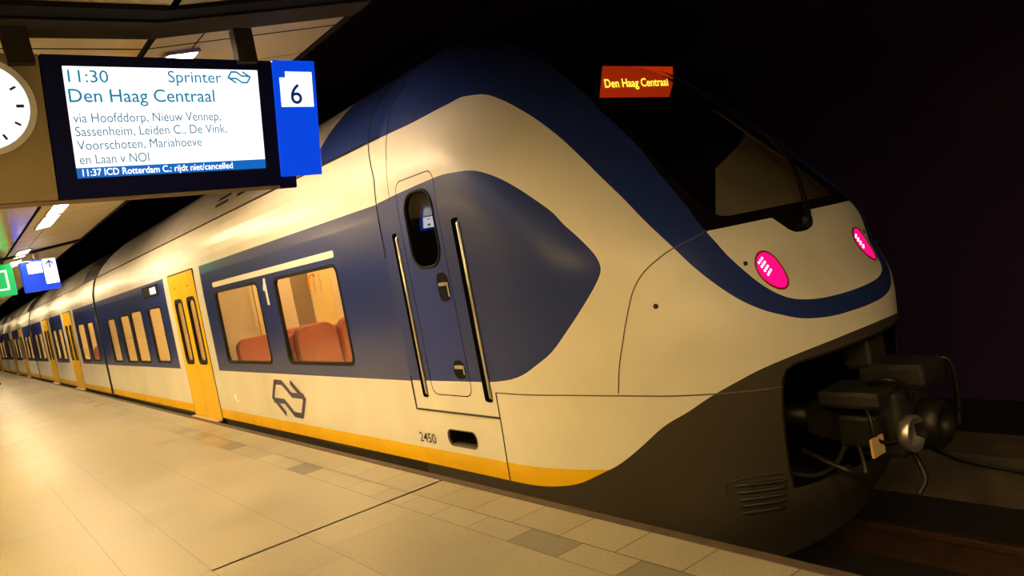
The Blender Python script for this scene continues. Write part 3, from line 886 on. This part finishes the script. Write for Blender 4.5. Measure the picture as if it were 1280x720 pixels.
MB().box((cx + 0.02, 2.06, cz + 0.18), (cx + 0.30, 2.44, cz + 0.32), 0.03).build('electric_head', M['coupler_grey'], coupler)
MB().box((cx - 0.30, 2.16, cz + 0.15), (cx + 0.0, 2.52, cz + 0.24), 0.02).build('electric_head', M['coupler_grey'], coupler)
MB().box((cx + 0.02, 2.34, 0.42), (cx + 0.22, 2.52, 0.70), 0.03).build('bracket_column', M['coupler_grey'], coupler)
MB().box((cx - 0.37, 2.19, cz - 0.095), (cx - 0.25, 2.205, cz + 0.005)).build('warning_plate', M['tan'], coupler)
MB().box((cx - 0.28, 2.20, cz - 0.08), (cx - 0.16, 2.44, cz + 0.10), 0.02).build('valve_block', M['cast'], coupler)
hose = [[(cx - 0.22, 2.30, 0.33), (cx - 0.30, 2.22, 0.24), (cx - 0.30, 2.20, 0.12), (cx - 0.20, 2.16, 0.08), (cx - 0.06, 2.13, 0.10)],
        [(cx - 0.12, 2.30, 0.37), (cx - 0.18, 2.16, 0.42), (cx - 0.10, 2.10, 0.36), (cx - 0.06, 2.10, 0.28)],
        [(cx + 0.25, 2.16, 0.44), (cx + 0.36, 2.10, 0.40), (cx + 0.38, 2.06, 0.22), (cx + 0.34, 2.06, 0.02)],
        [(cx - 0.40, 2.60, 0.05), (cx - 0.42, 2.36, -0.02), (cx - 0.30, 2.30, -0.09), (cx - 0.26, 2.34, 0.1)],
        [(cx - 0.52, 2.75, -0.02), (cx - 0.45, 2.55, -0.08), (cx - 0.34, 2.46, -0.05), (cx - 0.28, 2.4, 0.06)],
        [(cx + 0.0, 2.18, -0.03), (cx - 0.05, 2.10, -0.16), (cx - 0.12, 2.12, -0.24)]]
for k, h in enumerate(hose):
    MB().tube(smooth_line(h, 7), 0.016 if k else 0.011, 8).build('air_hose', M['rubber'] if k in (2, 4) else M['cast'], coupler, True)
MB().tube(smooth_line([(cx + 0.30, 2.22, 0.36), (cx + 0.33, 2.10, 0.42), (cx + 0.36, 2.05, 0.36), (cx + 0.36, 2.05, 0.10)], 6), 0.014, 8).build('guard_bar', M['cast'], coupler, True)

# ------------------------------------------------------------------ car bodies
YB1, YB2 = 0.655, 2.006          # blue band
Z_YEL = 0.142
ZS = [-0.02, Z_YEL, YB1, 0.75, 1.62, YB2] 
def body(name, y0, y1, bands, holes, near, blue_until=None):
    """one car's wall: cells between breaks, holes left open; near = platform side"""
    zs = sorted(q for q in set([0.018, Z_YEL, YB1, YB2, 1.9, 2.1, 2.2, 2.3, 2.4, 2.45, 2.5] + [h[2] for h in holes] + [h[3] for h in holes]) if q >= 0.018)
    ys = sorted(set([y0, y1] + [v for bnd in bands for v in bnd] + [h[0] for h in holes] + [h[1] for h in holes]))
    V = []; F = []; I = []; ids = {}
    def vid(y, z):
        k = (round(y, 4), round(z, 4))
        if k not in ids:
            ids[k] = len(V)
            x = XC - w_of(z) if near else XC + w_of(z)
            V.append((x, y, z))
        return ids[k]
    for a, b in zip(ys[:-1], ys[1:]):
        for c, d in zip(zs[:-1], zs[1:]):
            yc, zc = (a + b) / 2, (c + d) / 2
            if any(h[0] < yc < h[1] and h[2] < zc < h[3] for h in holes):
                continue
            q = (vid(a, c), vid(a, d), vid(b, d), vid(b, c))
            F.append(q if not near else q[::-1])
            I.append(1 if (YB1 < zc < YB2 and any(p < yc < r for p, r in bands)) else 2 if zc < Z_YEL else 0)
    # roof deck and end walls
    for yy, fl in ((y0, 1), (y1, -1)):
        pass
    return V, F, I

def window(y0, y1, z0, z1, label=None, r=0.06):
    P = rrect(y0, y1, z0, z1, r)
    fr = MB(SIDE).ring(rrect(y0 - 0.03, y1 + 0.03, z0 - 0.03, z1 + 0.03, r + 0.03), P, -0.03, 0.005).build('window_frame', M['rubber'], TRAIN)
    MB(SIDE).plate(rrect(y0 - 0.004, y1 + 0.004, z0 - 0.004, z1 + 0.004, r), -0.016, -0.010).build('window_pane', M['pane'], fr)
    return fr

def door_leaf(y0, y1, win):
    wy0, wy1, wz0, wz1 = win
    z0, z1 = -0.01, 1.995
    mb = MB(SIDE)
    for a in ((y0, z0, wy0, z1), (wy1, z0, y1, z1), (wy0, z0, wy1, wz0), (wy0, wz1, wy1, z1)):
        mb.box((a[0], a[1], -0.030), (a[2], a[3], 0.006))
    lf = mb.build('door_leaf', M['yellow'], TRAIN)
    r = 0.09
    MB(SIDE).ring(rrect(wy0 - 0.03, wy1 + 0.03, wz0 - 0.03, wz1 + 0.03, r), rrect(wy0 + 0.025, wy1 - 0.025, wz0 + 0.025, wz1 - 0.025, r * 0.8), -0.02, 0.012).build('window_seal', M['rubber'], lf)
    MB(SIDE).plate(rrect(wy0, wy1, wz0, wz1, 0.03), -0.014, -0.008).build('door_window', M['pane'], lf)
    MB(SIDE).box((y0 + 0.30, 1.80, 0.006), (y0 + 0.36, 1.815, 0.009)).build('door_sticker', M['black_text'], lf)
    return lf

def car(y0, y1, bands, wins, doors, first=False):
    holes = [(a, b, c, d) for a, b, c, d in wins] + [(a, b, -0.01, 2.0) for a, b in doors]
    Vn, Fn, In = body('', y0, y1, bands, holes, True)
    Vf, Ff, If = body('', y0, y1, bands, [], False)
    n = len(Vn)
    V = Vn + Vf; F = Fn + [tuple(i + n for i in f) for f in Ff]; I = In + If
    k = len(V); xr = w_of(2.5)
    V += [(XC - xr, y0, 2.5), (XC + xr, y0, 2.5), (XC + xr, y1, 2.5), (XC - xr, y1, 2.5)]
    F.append((k, k + 1, k + 2, k + 3)); I.append(3)
    for yy in ((y1,) if first else (y0, y1)):
        k = len(V)
        V += [(XC + sg_ * w_of(z), yy, z) for sg_, zz in ((-1, PZ), (1, PZ[::-1])) for z in zz]
        F.append(tuple(range(k, len(V)))); I.append(3)
    o = make('car_body', V, F, [M['white'], M['blue'], M['yellow'], M['roof_dark']], TRAIN, idx=I)
    for w in wins:
        window(*w)
    for a, b in doors:
        mid = (a + b) / 2 + 0.01
        hw = (b - a) / 2
        s = hw / 0.66
        l1 = door_leaf(a + 0.008, mid - 0.006, (a + 0.14 * s, a + 0.50 * s, 0.76, 1.63))
        l2 = door_leaf(mid + 0.006, b - 0.008, (b - 0.54 * s, b - 0.17 * s, 0.76, 1.63))
        MB(SIDE).ring(rrect(a - 0.02, b + 0.02, -0.025, 2.015, 0.05), rrect(a + 0.006, b - 0.006, -0.012, 1.997, 0.04), -0.04, 0.002).build('door_frame', M['seam_dark'], TRAIN)
        MB().box((-0.085, a + 0.04, -0.040), (0.03, b - 0.04, -0.015), 0.006).build('door_step', M['steel'], TRAIN)
    # lining
    li = MB()
    li.box((2.66, y0 + 0.05, 0.0), (2.70, y1 - 0.05, 2.28)); li.box((0.1, y0 + 0.05, 2.26), (2.70, y1 - 0.05, 2.30)); li.box((0.1, y0 + 0.05, -0.02), (2.70, y1 - 0.05, 0.02))
    li.box((0.1, y1 - 0.12, 0.0), (2.70, y1 - 0.06, 2.28)); li.box((0.1, y0 + 0.06, 0.0), (2.70, y0 + 0.12, 2.28))
    li.build('interior_lining', M['cream'], TRAIN)
    for xx in (0.85, 1.9):
        MB().box((xx, y0 + 0.6, 2.235), (xx + 0.10, y1 - 0.6, 2.258)).build('interior_lamp', M['interior_lamp'], TRAIN)
    # under the floor
    MB().box((0.05, y0, -0.62), (2.79, y1, -0.03)).build('underframe', M['under'], TRAIN)

def fairing(y0, y1, m, round_a, round_b, name='roof_fairing'):
    prof = [(w, z) for z, w in zip(RR[:, 0], RR[:, 1]) if z >= 2.5][::4] + [(0.0, 3.28)]
    zmax, zmin = 3.28, 2.5
    L = []
    n = 14
    A = []
    half = [(XC - w, z) for w, z in prof] + [(XC + w, z) for w, z in reversed(prof[:-1])]
    ts = np.linspace(0, 1, n)
    for t in ts:
        row = []
        for x, z in half:
            s = (z - zmin) / (zmax - zmin)
            a = y0 + (1.2 * s ** 1.8 if round_a else 0)
            b = y1 - (1.2 * s ** 1.8 if round_b else 0)
            row.append((x, a + (b - a) * t, z))
        L.append(np.array(row))
    return MB().loft(L, True).build(name, m, TRAIN, False)

PZ = [0.018, 0.5, 1.2, 1.9, 2.1, 2.2, 2.3, 2.4, 2.45, 2.5]
car_ends = [(YN, 18.25), (18.53, 33.0), (33.28, 47.8), (48.08, 66.0)]
A0 = (10.43, 11.77)
wins1 = [(6.09, 7.58, 0.79, 1.62), (8.11, 9.64, 0.785, 1.625), (12.58, 13.45, 0.765, 1.60), (13.97, 14.90, 0.755, 1.61), (15.05, 15.92, 0.75, 1.58), (16.45, 17.30, 0.75, 1.57)]
car(*car_ends[0], [(YN, 10.13), (12.09, 18.25)], wins1, [A0], first=True)
d2 = [(22.2, 23.7), (27.35, 28.85)]
car(*car_ends[1], [(18.53, 21.75), (24.15, 26.9), (29.3, 33.0)], [(19.05, 19.95, .76, 1.6), (20.35, 21.45, .76, 1.6), (24.45, 25.35, .76, 1.6), (25.75, 26.6, .76, 1.6), (29.6, 30.7, .76, 1.6), (31.2, 32.3, .76, 1.6)], d2)
car(*car_ends[2], [(33.28, 36.5), (38.7, 42.0), (44.2, 47.8)], [(33.8, 34.8, .76, 1.6), (35.2, 36.2, .76, 1.6), (39.0, 40.0, .76, 1.6), (40.6, 41.7, .76, 1.6), (44.6, 45.6, .76, 1.6), (46.2, 47.3, .76, 1.6)], [(36.9, 38.3), (42.4, 43.8)])
car(*car_ends[3], [(48.08, 53.0), (55.2, 66.0)], [(48.6, 50.0, .76, 1.6), (50.6, 52.4, .76, 1.6), (55.6, 57.2, .76, 1.6), (58.0, 60.0, .76, 1.6), (61.0, 63.0, .76, 1.6)], [(53.4, 54.8)])
for (a, b), (c, d) in zip(car_ends[:-1], car_ends[1:]):
    P = [(XC - w_of(z) + 0.012, z) for z in [-0.45] + PZ[1:]]
    P += [(2 * XC - x, z) for x, z in reversed(P)]
    L = []
    for k, y in enumerate(np.linspace(b - 0.01, c + 0.01, 9)):
        s = 0.03 if k % 2 else 0.0
        L.append(np.array([(XC + (x - XC) * (1 - s), y, z) for x, z in P]))
    MB().loft(L).build('gangway_bellows', M['rubber'], TRAIN)
fairing(YN, 6.45, M['blue'], False, False)
f1 = fairing(6.45, 18.2, M['roof'], False, True)
fairing(20.2, 32.2, M['roof'], True, True)
fairing(34.6, 47.0, M['roof'], True, True)
fairing(49.4, 66.0, M['roof'], True, False)
for k in range(2):
    for j in range(2):
        z0 = 2.66 + 0.075 * j
        y0 = 8.35 + k * 0.85
        mbv = MB()
        x0 = XC - w_of(z0) ; x1 = XC - w_of(z0 + 0.035)
        mbv.loft([np.array([(x0 - 0.004, y0, z0), (x1 - 0.004, y0, z0 + 0.035), (x1 + 0.02, y0, z0 + 0.03), (x0 + 0.02, y0, z0 - 0.004)]), np.array([(x0 - 0.004, y0 + 0.5, z0), (x1 - 0.004, y0 + 0.5, z0 + 0.035), (x1 + 0.02, y0 + 0.5, z0 + 0.03), (x0 + 0.02, y0 + 0.5, z0 - 0.004)])])
        mbv.build('vent_slot', M['matte_black'], f1)
# roof lip along the top edge of the white
MB().tube([(XC - w_of(2.5) - 0.002, YN, 2.5), (XC - w_of(2.5) - 0.002, 18.2, 2.5)], 0.006, 6).build('roof_gutter', M['seam_dark'], TRAIN)
L = [(0.0, 5.15, 0.0), (0.0, 5.15, 1.9)] 
MB().tube([(XC - w_of(z) , YN + 0.02 + max(0, z - 2.2) * 0.55, z) for z in np.linspace(1.6, 3.1, 24)], 0.005, 6).build('panel_joint', M['seam_dark'], TRAIN)

# seats, partition, notice and grab poles behind the nearest windows
def seat_part(x, y, back, h=1.28, w=0.47):
    mb = MB()
    s = 1 if back else -1
    P = rrect(-w / 2, w / 2, 0.42, h, 0.13, 6)
    L = []
    for dy, k in ((-0.06, 0.93), (-0.03, 1.0), (0.04, 1.0), (0.065, 0.93)):
        L.append(np.array([(x + a * k, y + dy + s * 0.10 * (z - 0.45), 0.42 + (z - 0.42) * (k if k == 1 else 0.985)) for a, z in P]))
    mb.loft(L)
    mb.box((x - w / 2 + 0.01, y - s * 0.50 if s > 0 else y, 0.34), (x + w / 2 - 0.01, y if s > 0 else y + 0.50, 0.46), 0.04)
    return mb.build('seat', M['red_seat'], TRAIN, False)
for y, bk, h in ((6.05, False, 1.28), (7.75, True, 1.10), (8.25, False, 1.02), (9.75, True, 1.0)):
    for x in (0.40, 0.90):
        seat_part(x, y, bk, h)
for y, bk, h in ((7.9, True, 1.05), (8.4, False, 1.0), (9.9, True, 1.0), (6.6, False, 1.05)):
    for x in (1.95, 2.42):
        seat_part(x, y, bk, h)
for y in (19.4, 20.8):
    seat_part(0.4, y, True, 1.05)
pa = MB(); pa.box((0.12, 10.22, 0.02), (1.18, 10.27, 2.26)); pa.box((1.76, 10.22, 0.02), (2.66, 10.27, 2.26)); pa.box((1.18, 10.22, 2.0), (1.76, 10.27, 2.26))
pa.build('partition', M['cream'], TRAIN)
MB().box((1.44, 10.20, 0.02), (1.75, 10.215, 2.15), 0.01).build('door_panel', M['cream_yellow'], TRAIN)
MB().box((1.19, 10.23, 0.02), (1.44, 10.25, 2.0)).build('door_panel', M['brown_panel'], TRAIN)
MB(FRONT).ring(rrect(1.50, 1.60, 1.40, 1.66, 0.01), rrect(1.507, 1.593, 1.407, 1.653, 0.008), -10.20, -10.19).build('notice_frame', M['steel'], TRAIN)
MB().tube(smooth_line([(1.40, 10.12, 1.42), (1.40, 10.12, 1.55), (1.42, 10.12, 1.63), (1.47, 10.12, 1.655), (1.50, 10.12, 1.62)], 6), 0.016, 8).build('grab_handle', M['orange'], TRAIN, True)
MB().tube([(0.62, 10.1, 0.02), (0.62, 10.1, 2.25)], 0.018, 8).build('grab_pole', M['cream_yellow'], TRAIN, True)
MB().box((0.12, 12.0, 0.02), (1.0, 12.04, 2.26)).build('partition', M['cream'], TRAIN)

# markings on the side
YT = frame((-0.002, 0, 0), (0, -1, 0), (0, 0, 1), (-1, 0, 0))      # reads left to right as y falls
text('unit_number', '2450', YT, -5.18, -4.94, 0.185, 0.072, M['black_text'], TRAIN, 0.002, 0.004)
MB(SIDE).plate(rrect(6.07, 9.66, 1.70, 1.76, 0.02), -0.01, 0.003).build('class_stripe', M['white_vinyl'], TRAIN)
one = [(-7.925, 1.55), (-7.865, 1.665), (-7.825, 1.665), (-7.825, 1.385), (-7.872, 1.385), (-7.872, 1.565), (-7.90, 1.53)]
MB(YT).plate(one, -0.004, 0.003).build('class_number', M['white_vinyl'], TRAIN)

def arrow_logo(fr, a0, b0, w, h, m, parent, lift=0.0):
    """two interlocking arrows, drawn as bent bands in a w by h box"""
    def band(pts, tt):
        P = np.array(pts, float); n = len(P); Lp = []; Rp = []
        for i in range(n):
            d0 = P[i] - P[i - 1] if i else P[1] - P[0]
            d1 = P[i + 1] - P[i] if i < n - 1 else P[-1] - P[-2]
            d0 = d0 / np.linalg.norm(d0); d1 = d1 / np.linalg.norm(d1)
            n0 = np.array([-d0[1], d0[0]]); n1 = np.array([-d1[1], d1[0]])
            mvec = n0 + n1; mvec /= max(mvec @ n0, 0.35)
            mvec = mvec / 1.0
            s = tt[i] if hasattr(tt, '__len__') else tt
            Lp.append(P[i] + mvec * s / 2 * (1 if True else 0)); Rp.append(P[i] - mvec * s / 2)
        return Lp, Rp
    t = 0.125
    lines = [[(0.36, 0.04), (0.06, 0.47), (0.20, 0.93), (0.40, 0.93), (0.62, 0.60), (0.94, 0.60)],
             [(0.64, 0.96), (0.94, 0.53), (0.80, 0.07), (0.60, 0.07), (0.38, 0.40), (0.06, 0.40)]]
    mb = MB(fr)
    for ln in lines:
        q = [(a0 + x * w, b0 + y * h) for x, y in ln]
        Lp, Rp = band(q, t * min(w, h) * 1.15)
        n = len(q)
        V = [(*p, lift) for p in Lp] + [(*p, lift) for p in Rp]
        F = [(i, n + i, n + i + 1, i + 1) for i in range(n - 1)]
        mb.add(V, F)
        lift += 0.0004
    return mb.build('operator_logo', m, parent)
arrow_logo(YT, -8.36, 0.205, 1.03, 0.385, M['navy_text'], TRAIN, 0.003)
# small side display of car one
sd = MB(SIDE).ring(rrect(12.50, 13.55, 1.79, 1.965, 0.03), rrect(12.54, 13.51, 1.81, 1.945, 0.02), -0.01, 0.006)
sd = sd.build('side_display', M['rubber'], TRAIN)
MB(SIDE).plate(rrect(12.54, 13.51, 1.81, 1.945, 0.02), -0.008, 0.003).build('display_glass', M['black'], sd)
MB(SIDE).box((12.62, 1.83, 0.003), (13.0, 1.925, 0.004)).build('display_panel', M['sign_white'], sd)
text('display_numeral', '4', YT, -12.86, -12.77, 1.845, 0.065, M['sign_ink'], sd, 0.006)
MB().tube([(-0.012, 9.62, 0.37), (-0.018, 9.60, 0.30), (-0.012, 9.55, 0.27)], 0.008, 6).build('service_handle', M['steel'], TRAIN)

# ------------------------------------------------------------------ departure display with clock
v = np.array([0, -0.2265, 0.974]); v /= np.linalg.norm(v)
th = -0.031
hx = np.array([1.0, 0, 0])
ex = hx * math.cos(th) + v * math.sin(th); ey = -hx * math.sin(th) + v * math.cos(th); en = np.cross(ex, ey)
SG = frame((-1.481, 4.569, 2.5623), ex, ey, en)
SIGN = empty('departure_display', None, 'large tilted navy departure display with lit screen, round clock and platform number 6', 'sign', fr=SG)
def sgb():
    return MB(SG)
mb = sgb(); mb.box((-0.612, -0.40, -0.22), (0.600, 0.346, -0.004), 0.012); mb.box((0.55, -0.425, -0.26), (0.715, -0.340, -0.006), 0.01)
mb.build('housing', M['navy'], SIGN)
sgb().box((-1.75, -0.425, -0.26), (0.60, -0.3985, 0.0), 0.006).build('floor_lit_flange', M['taupe'], SIGN)  # light bounced up from the floor is painted in as taupe
mb = sgb(); mb.ring(rrect(-0.611, 0.605, -0.398, 0.346, 0.01), rrect(-0.516, 0.517, -0.291, 0.290, 0.004), -0.01, 0.008)
mb.build('screen_bezel', M['navy'], SIGN)
scr = sgb().box((-0.518, -0.292, -0.008), (0.519, 0.291, 0.0)).build('screen', M['screen'], SIGN)
sgb().box((-0.516, -0.291, 0.0), (0.518, -0.236, 0.0015)).build('message_bar', M['screen_blue'], scr)
def st_(body, a0, a1, b0, cap, m='screen_grey', bold=0.0, lift=0.003):
    return text('text_line', body, SG, a0, a1, b0, cap, M[m], scr, lift, bold)
st_('11:30', -0.495, -0.302, 0.209, 0.062, 'screen_ink', 0.004)
st_('Sprinter', 0.003, 0.299, 0.214, 0.062, 'screen_ink', 0.004)
st_('Den Haag Centraal', -0.503, 0.249, 0.107, 0.068, 'screen_ink', 0.008)
st_('via Hoofddorp, Nieuw Vennep,', -0.497, 0.272, 0.001, 0.049, bold=0.0)
st_('Sassenheim, Leiden C., De Vink,', -0.495, 0.300, -0.070, 0.049, bold=0.0)
st_('Voorschoten, Mariahoeve', -0.495, 0.149, -0.142, 0.049, bold=0.0)
st_('en Laan v NOI', -0.493, -0.146, -0.217, 0.049, bold=0.0)
st_('11:37 ICD Rotterdam C.: rijdt niet/cancelled', -0.488, 0.315, -0.280, 0.036, 'sign_white', 0.014, 0.004)
arrow_logo(SG, 0.330, 0.212, 0.148, 0.070, M['screen_ink'], scr, 0.003)
bp_ = sgb().box((0.612, -0.350, -0.20), (0.882, 0.352, 0.012), 0.006).build('platform_number_panel', M['sign_blue'], SIGN)
sgb().plate([(0.646, 0.075), (0.857, 0.075), (0.857, 0.286), (0.684, 0.286), (0.684, 0.250), (0.646, 0.250)], 0.012, 0.014).build('number_plate', M['sign_white'], bp_)
text('platform_number', '6', SG, 0.708, 0.782, 0.094, 0.118, M['sign_ink'], bp_, 0.017, 0.006)
ck = sgb().box((-1.75, -0.398, -0.22), (-0.614, 0.346, 0.0), 0.006).build('clock_panel', M['clock_panel'], SIGN)
CC = (-0.90, 0.088); CR = 0.243
rim = sgb().ring(ellipse(*CC, CR, CR, 64), ellipse(*CC, CR - 0.03, CR - 0.03, 64), 0.0, 0.03).build('clock_rim', M['clock_rim'], SIGN)
face = sgb().plate(ellipse(*CC, CR - 0.029, CR - 0.029, 64), 0.001, 0.010).build('clock_face', M['clock_face'], SIGN)
for k in range(12):
    a = math.radians(30 * k)
    u = np.array([math.sin(a), math.cos(a)]); pv = np.array([u[1], -u[0]])
    r0, r1, hw = (0.155, 0.190, 0.008) if k % 3 == 0 else (0.160, 0.190, 0.006)
    c = np.array(CC)
    P = [c + u * r0 - pv * hw, c + u * r0 + pv * hw, c + u * r1 + pv * hw, c + u * r1 - pv * hw]
    sgb().plate(P[::-1], 0.010, 0.012).build('hour_mark', M['clock_mark'], face)
for nm, ang, ln, hw in (('hour_hand', 344, 0.11, 0.010), ('minute_hand', 168, 0.17, 0.007)):
    a = math.radians(ang)
    u = np.array([math.sin(a), math.cos(a)]); pv = np.array([u[1], -u[0]]); c = np.array(CC)
    P = [c - u * 0.03 - pv * hw, c - u * 0.03 + pv * hw, c + u * ln + pv * hw * 0.7, c + u * ln - pv * hw * 0.7]
    sgb().plate(P[::-1], 0.013, 0.016).build(nm, M['clock_mark'], face)
for x, w, dx in ((-2.165, 0.115, -0.012), (-1.02, 0.110, 0.0)):
    mb = MB()
    mb.loft([np.array([(x - w / 2, 4.44, 2.86), (x + w / 2, 4.44, 2.86), (x + w / 2, 4.52, 2.86), (x - w / 2, 4.52, 2.86)]), np.array([(x - w / 2 + dx, 4.44, 3.06), (x + w / 2 + dx, 4.44, 3.06), (x + w / 2 + dx, 4.52, 3.06), (x - w / 2 + dx, 4.52, 3.06)])])
    mb.build('hanger', M['steel_beam'], SIGN)

# ------------------------------------------------------------------ signs farther along the platform
BS = empty('platform_sign', (-0.97, 17.0, 2.37), 'blue hanging platform sign with white page and white up arrow panel', 'sign')
FR = frame((0, 17.0, 0), (1, 0, 0), (0, 0, 1), (0, -1, 0))
MB(FR).box((-1.28, 2.36, -0.14), (-0.68, 2.95, 0.0), 0.02).build('sign_box', M['sign_blue'], BS)
pg = MB(FR).plate([(-1.17, 2.70), (-0.93, 2.70), (-0.93, 2.92), (-1.12, 2.92), (-1.12, 2.89), (-1.17, 2.89)], 0.0, 0.004).build('number_plate', M['sign_white'], BS)
text('platform_number', '6', FR, -1.06, -1.02, 2.755, 0.075, M['sign_ink'], pg, 0.006)
ap = MB(FR).plate(rrect(-0.91, -0.69, 2.47, 2.945, 0.01), 0.0, 0.005).build('arrow_panel', M['sign_white'], BS)
am = MB(FR); am.box((-0.812, 2.77, 0.005), (-0.788, 2.90, 0.007))
am.plate([(-0.80, 2.925), (-0.868, 2.855), (-0.85, 2.838), (-0.80, 2.890), (-0.75, 2.838), (-0.732, 2.855)], 0.005, 0.008)
am.build('up_arrow', M['sign_ink'], ap)
MB().box((-1.02, 17.05, 2.94), (-0.94, 17.12, 3.0)).build('hanger', M['steel_beam'], BS)
MB().box((-1.02, 17.05, 2.99), (-0.94, 17.26, 3.06)).build('hanger', M['steel_beam'], BS)
GS = empty('exit_sign', (-1.75, 17.0, 2.37), 'green hanging sign with white square outline beside the blue platform sign', 'sign')
MB(FR).box((-2.25, 2.36, -0.14), (-1.40, 2.95, 0.0), 0.02).build('sign_box', M['sign_green'], GS)
MB(FR).ring(rrect(-1.80, -1.505, 2.47, 2.84, 0.005), rrect(-1.77, -1.535, 2.50, 2.81, 0.004), 0.0, 0.005).build('square_symbol', M['sign_white'], GS)
MB().box((-1.60, 17.05, 2.94), (-1.52, 17.25, 3.06)).build('hanger', M['steel_beam'], GS)

FR2 = frame((-0.10, 17.0, 0.22), (1, 0, 0), (0, 0, 1), (0, -1, 0))
TS = empty('platform_sign', (-7.79, 17.0, 2.44), 'square blue and white hanging sign with green symbol, seen mirrored in the cab door window', 'sign')
MB(FR2).box((-8.02, 2.22, -0.14), (-7.37, 2.86, 0.0), 0.02).build('sign_box', M['sign_blue'], TS)
tp = MB(FR2).plate(rrect(-7.74, -7.40, 2.30, 2.83, 0.01), 0.0, 0.004).build('symbol_panel', M['sign_bright'], TS)
ms = MB(FR2); ms.plate(ellipse(-7.57, 2.42, 0.05, 0.05, 20), 0.004, 0.006); ms.plate(ellipse(-7.57, 2.70, 0.04, 0.04, 20), 0.004, 0.006)
ms.build('round_symbol', M['sign_ink'], tp)
MB(FR2).plate(rrect(-8.0, -7.77, 2.58, 2.84, 0.01), 0.0, 0.004).build('number_plate', M['sign_bright'], TS)
gp = MB(FR2).plate(rrect(-8.0, -7.77, 2.32, 2.56, 0.01), 0.0, 0.004).build('green_panel', M['sign_green'], TS)
MB(FR2).ring(rrect(-7.95, -7.82, 2.37, 2.51, 0.005), rrect(-7.93, -7.84, 2.39, 2.49, 0.004), 0.004, 0.006).build('square_symbol', M['sign_bright'], gp)
MB().box((-7.81, 17.05, 3.06), (-7.73, 17.12, 3.10)).build('hanger', M['steel_beam'], TS)

# ------------------------------------------------------------------ track
for x, lab in ((0.70, 'rusty running rail under the train, nearer the platform'), (2.14, 'rusty running rail on the far side of the track')):
    prof = [(-0.065, -1.06), (0.065, -1.06), (0.065, -1.045), (0.012, -1.02), (0.012, -0.90), (0.035, -0.885), (0.035, -0.85), (0.025, -0.84), (-0.025, -0.84), (-0.035, -0.85), (-0.035, -0.885), (-0.012, -0.90), (-0.012, -1.02), (-0.065, -1.045)]
    o = MB(FRONT).plate([(x + a, b) for a, b in prof], -70.0, 10.0).build('running_rail', M['rail'])
    tag(o, lab, 'rail')
cb = MB().tube(smooth_line([(3.30, 3.2, -0.64), (3.22, 2.98, -0.63), (3.16, 2.85, -0.66), (3.15, 2.66, -0.71), (3.17, 2.4, -0.75), (3.17, 1.8, -0.80), (3.17, 0.5, -0.82)], 8), 0.014, 8).build('cable', M['cable'], None, True)
tag(cb, 'black cable hanging over the top of the low concrete wall', 'cable')

# ------------------------------------------------------------------ person at the left edge of the picture
def person():
    px, py = -1.62, 34.6
    o = empty('person', (px, py, 0), 'person in dark coat and trousers walking at the far left edge', 'person')
    J = {}
    verts = []; edges = []; rad = []
    def vt(p, r, par=None):
        verts.append((px + p[0], py + p[1], p[2])); rad.append(r)
        if par is not None:
            edges.append((par, len(verts) - 1))
        return len(verts) - 1
    pel = vt((0, 0, 0.95), 0.145)
    sp = vt((0.0, 0.0, 1.15), 0.140, pel); ch = vt((0.02, 0, 1.34), 0.165, sp); nk = vt((0.03, 0, 1.50), 0.065, ch); hd0 = vt((0.04, 0, 1.57), 0.075, nk); hd1 = vt((0.05, 0, 1.66), 0.098, hd0); hd2 = vt((0.045, 0, 1.74), 0.075, hd1)
    for s in (-1, 1):
        sh = vt((0.02, s * 0.19, 1.41), 0.062, ch); el = vt((0.02 + s * 0.16, s * 0.24, 1.16), 0.048, sh); wr = vt((0.02 + s * 0.30, s * 0.20, 0.97), 0.034, el)
        pm = vt((0.02 + s * 0.335, s * 0.195, 0.91), 0.030, wr)
        for k, (dx, dz) in enumerate(((0.03, -0.07), (0.015, -0.09), (0.0, -0.092), (-0.012, -0.08))):
            f1 = vt((0.02 + s * 0.335 + dx, s * 0.195 + (k - 1.5) * 0.018, 0.91 + dz * 0.6), 0.010, pm); vt((0.02 + s * 0.335 + dx * 1.4 - 0.01, s * 0.195 + (k - 1.5) * 0.018, 0.91 + dz), 0.009, f1)
        tb = vt((0.06 + s * 0.335, s * 0.16, 0.885), 0.010, pm)
        hp = vt((0, s * 0.10, 0.88), 0.095, pel); kn = vt((s * 0.20 + 0.04, s * 0.10, 0.50), 0.065, hp); an = vt((s * 0.36 - 0.03, s * 0.10, 0.10), 0.045, kn); vt((s * 0.36 + 0.12, s * 0.11, 0.04), 0.038, an)
    me = bpy.data.meshes.new('person_body')
    inv = np.array([px, py, 0])
    me.from_pydata([tuple(np.array(v_) - inv) for v_ in verts], edges, [])
    b = bpy.data.objects.new('body', me); link(b, o)
    sk = b.modifiers.new('skin', 'SKIN')
    for i, r in enumerate(rad):
        me.skin_vertices[0].data[i].radius = (r, r)
    me.skin_vertices[0].data[0].use_root = True
    ss = b.modifiers.new('sub', 'SUBSURF'); ss.levels = 1; ss.render_levels = 2
    me.materials.append(M['trouser'])
    MB().lathe([(-0.10, 0.19), (0.10, 0.19), (0.35, 0.20), (0.52, 0.20), (0.60, 0.10), (0.62, 0.07)], (px, py, 0.88), (0.03, 0, 1), 18).build('coat', M['coat_cloth'], o, True)
    MB().lathe([(-0.05, 0.085), (0.02, 0.108), (0.09, 0.090), (0.125, 0.03), (0.13, 0.001)], (px + 0.03, py, 1.68), (0, 0, 1), 16).build('hair', M['hair'], o, True)
    return o
try:
    person()
except Exception as e:
    print('person failed', e)
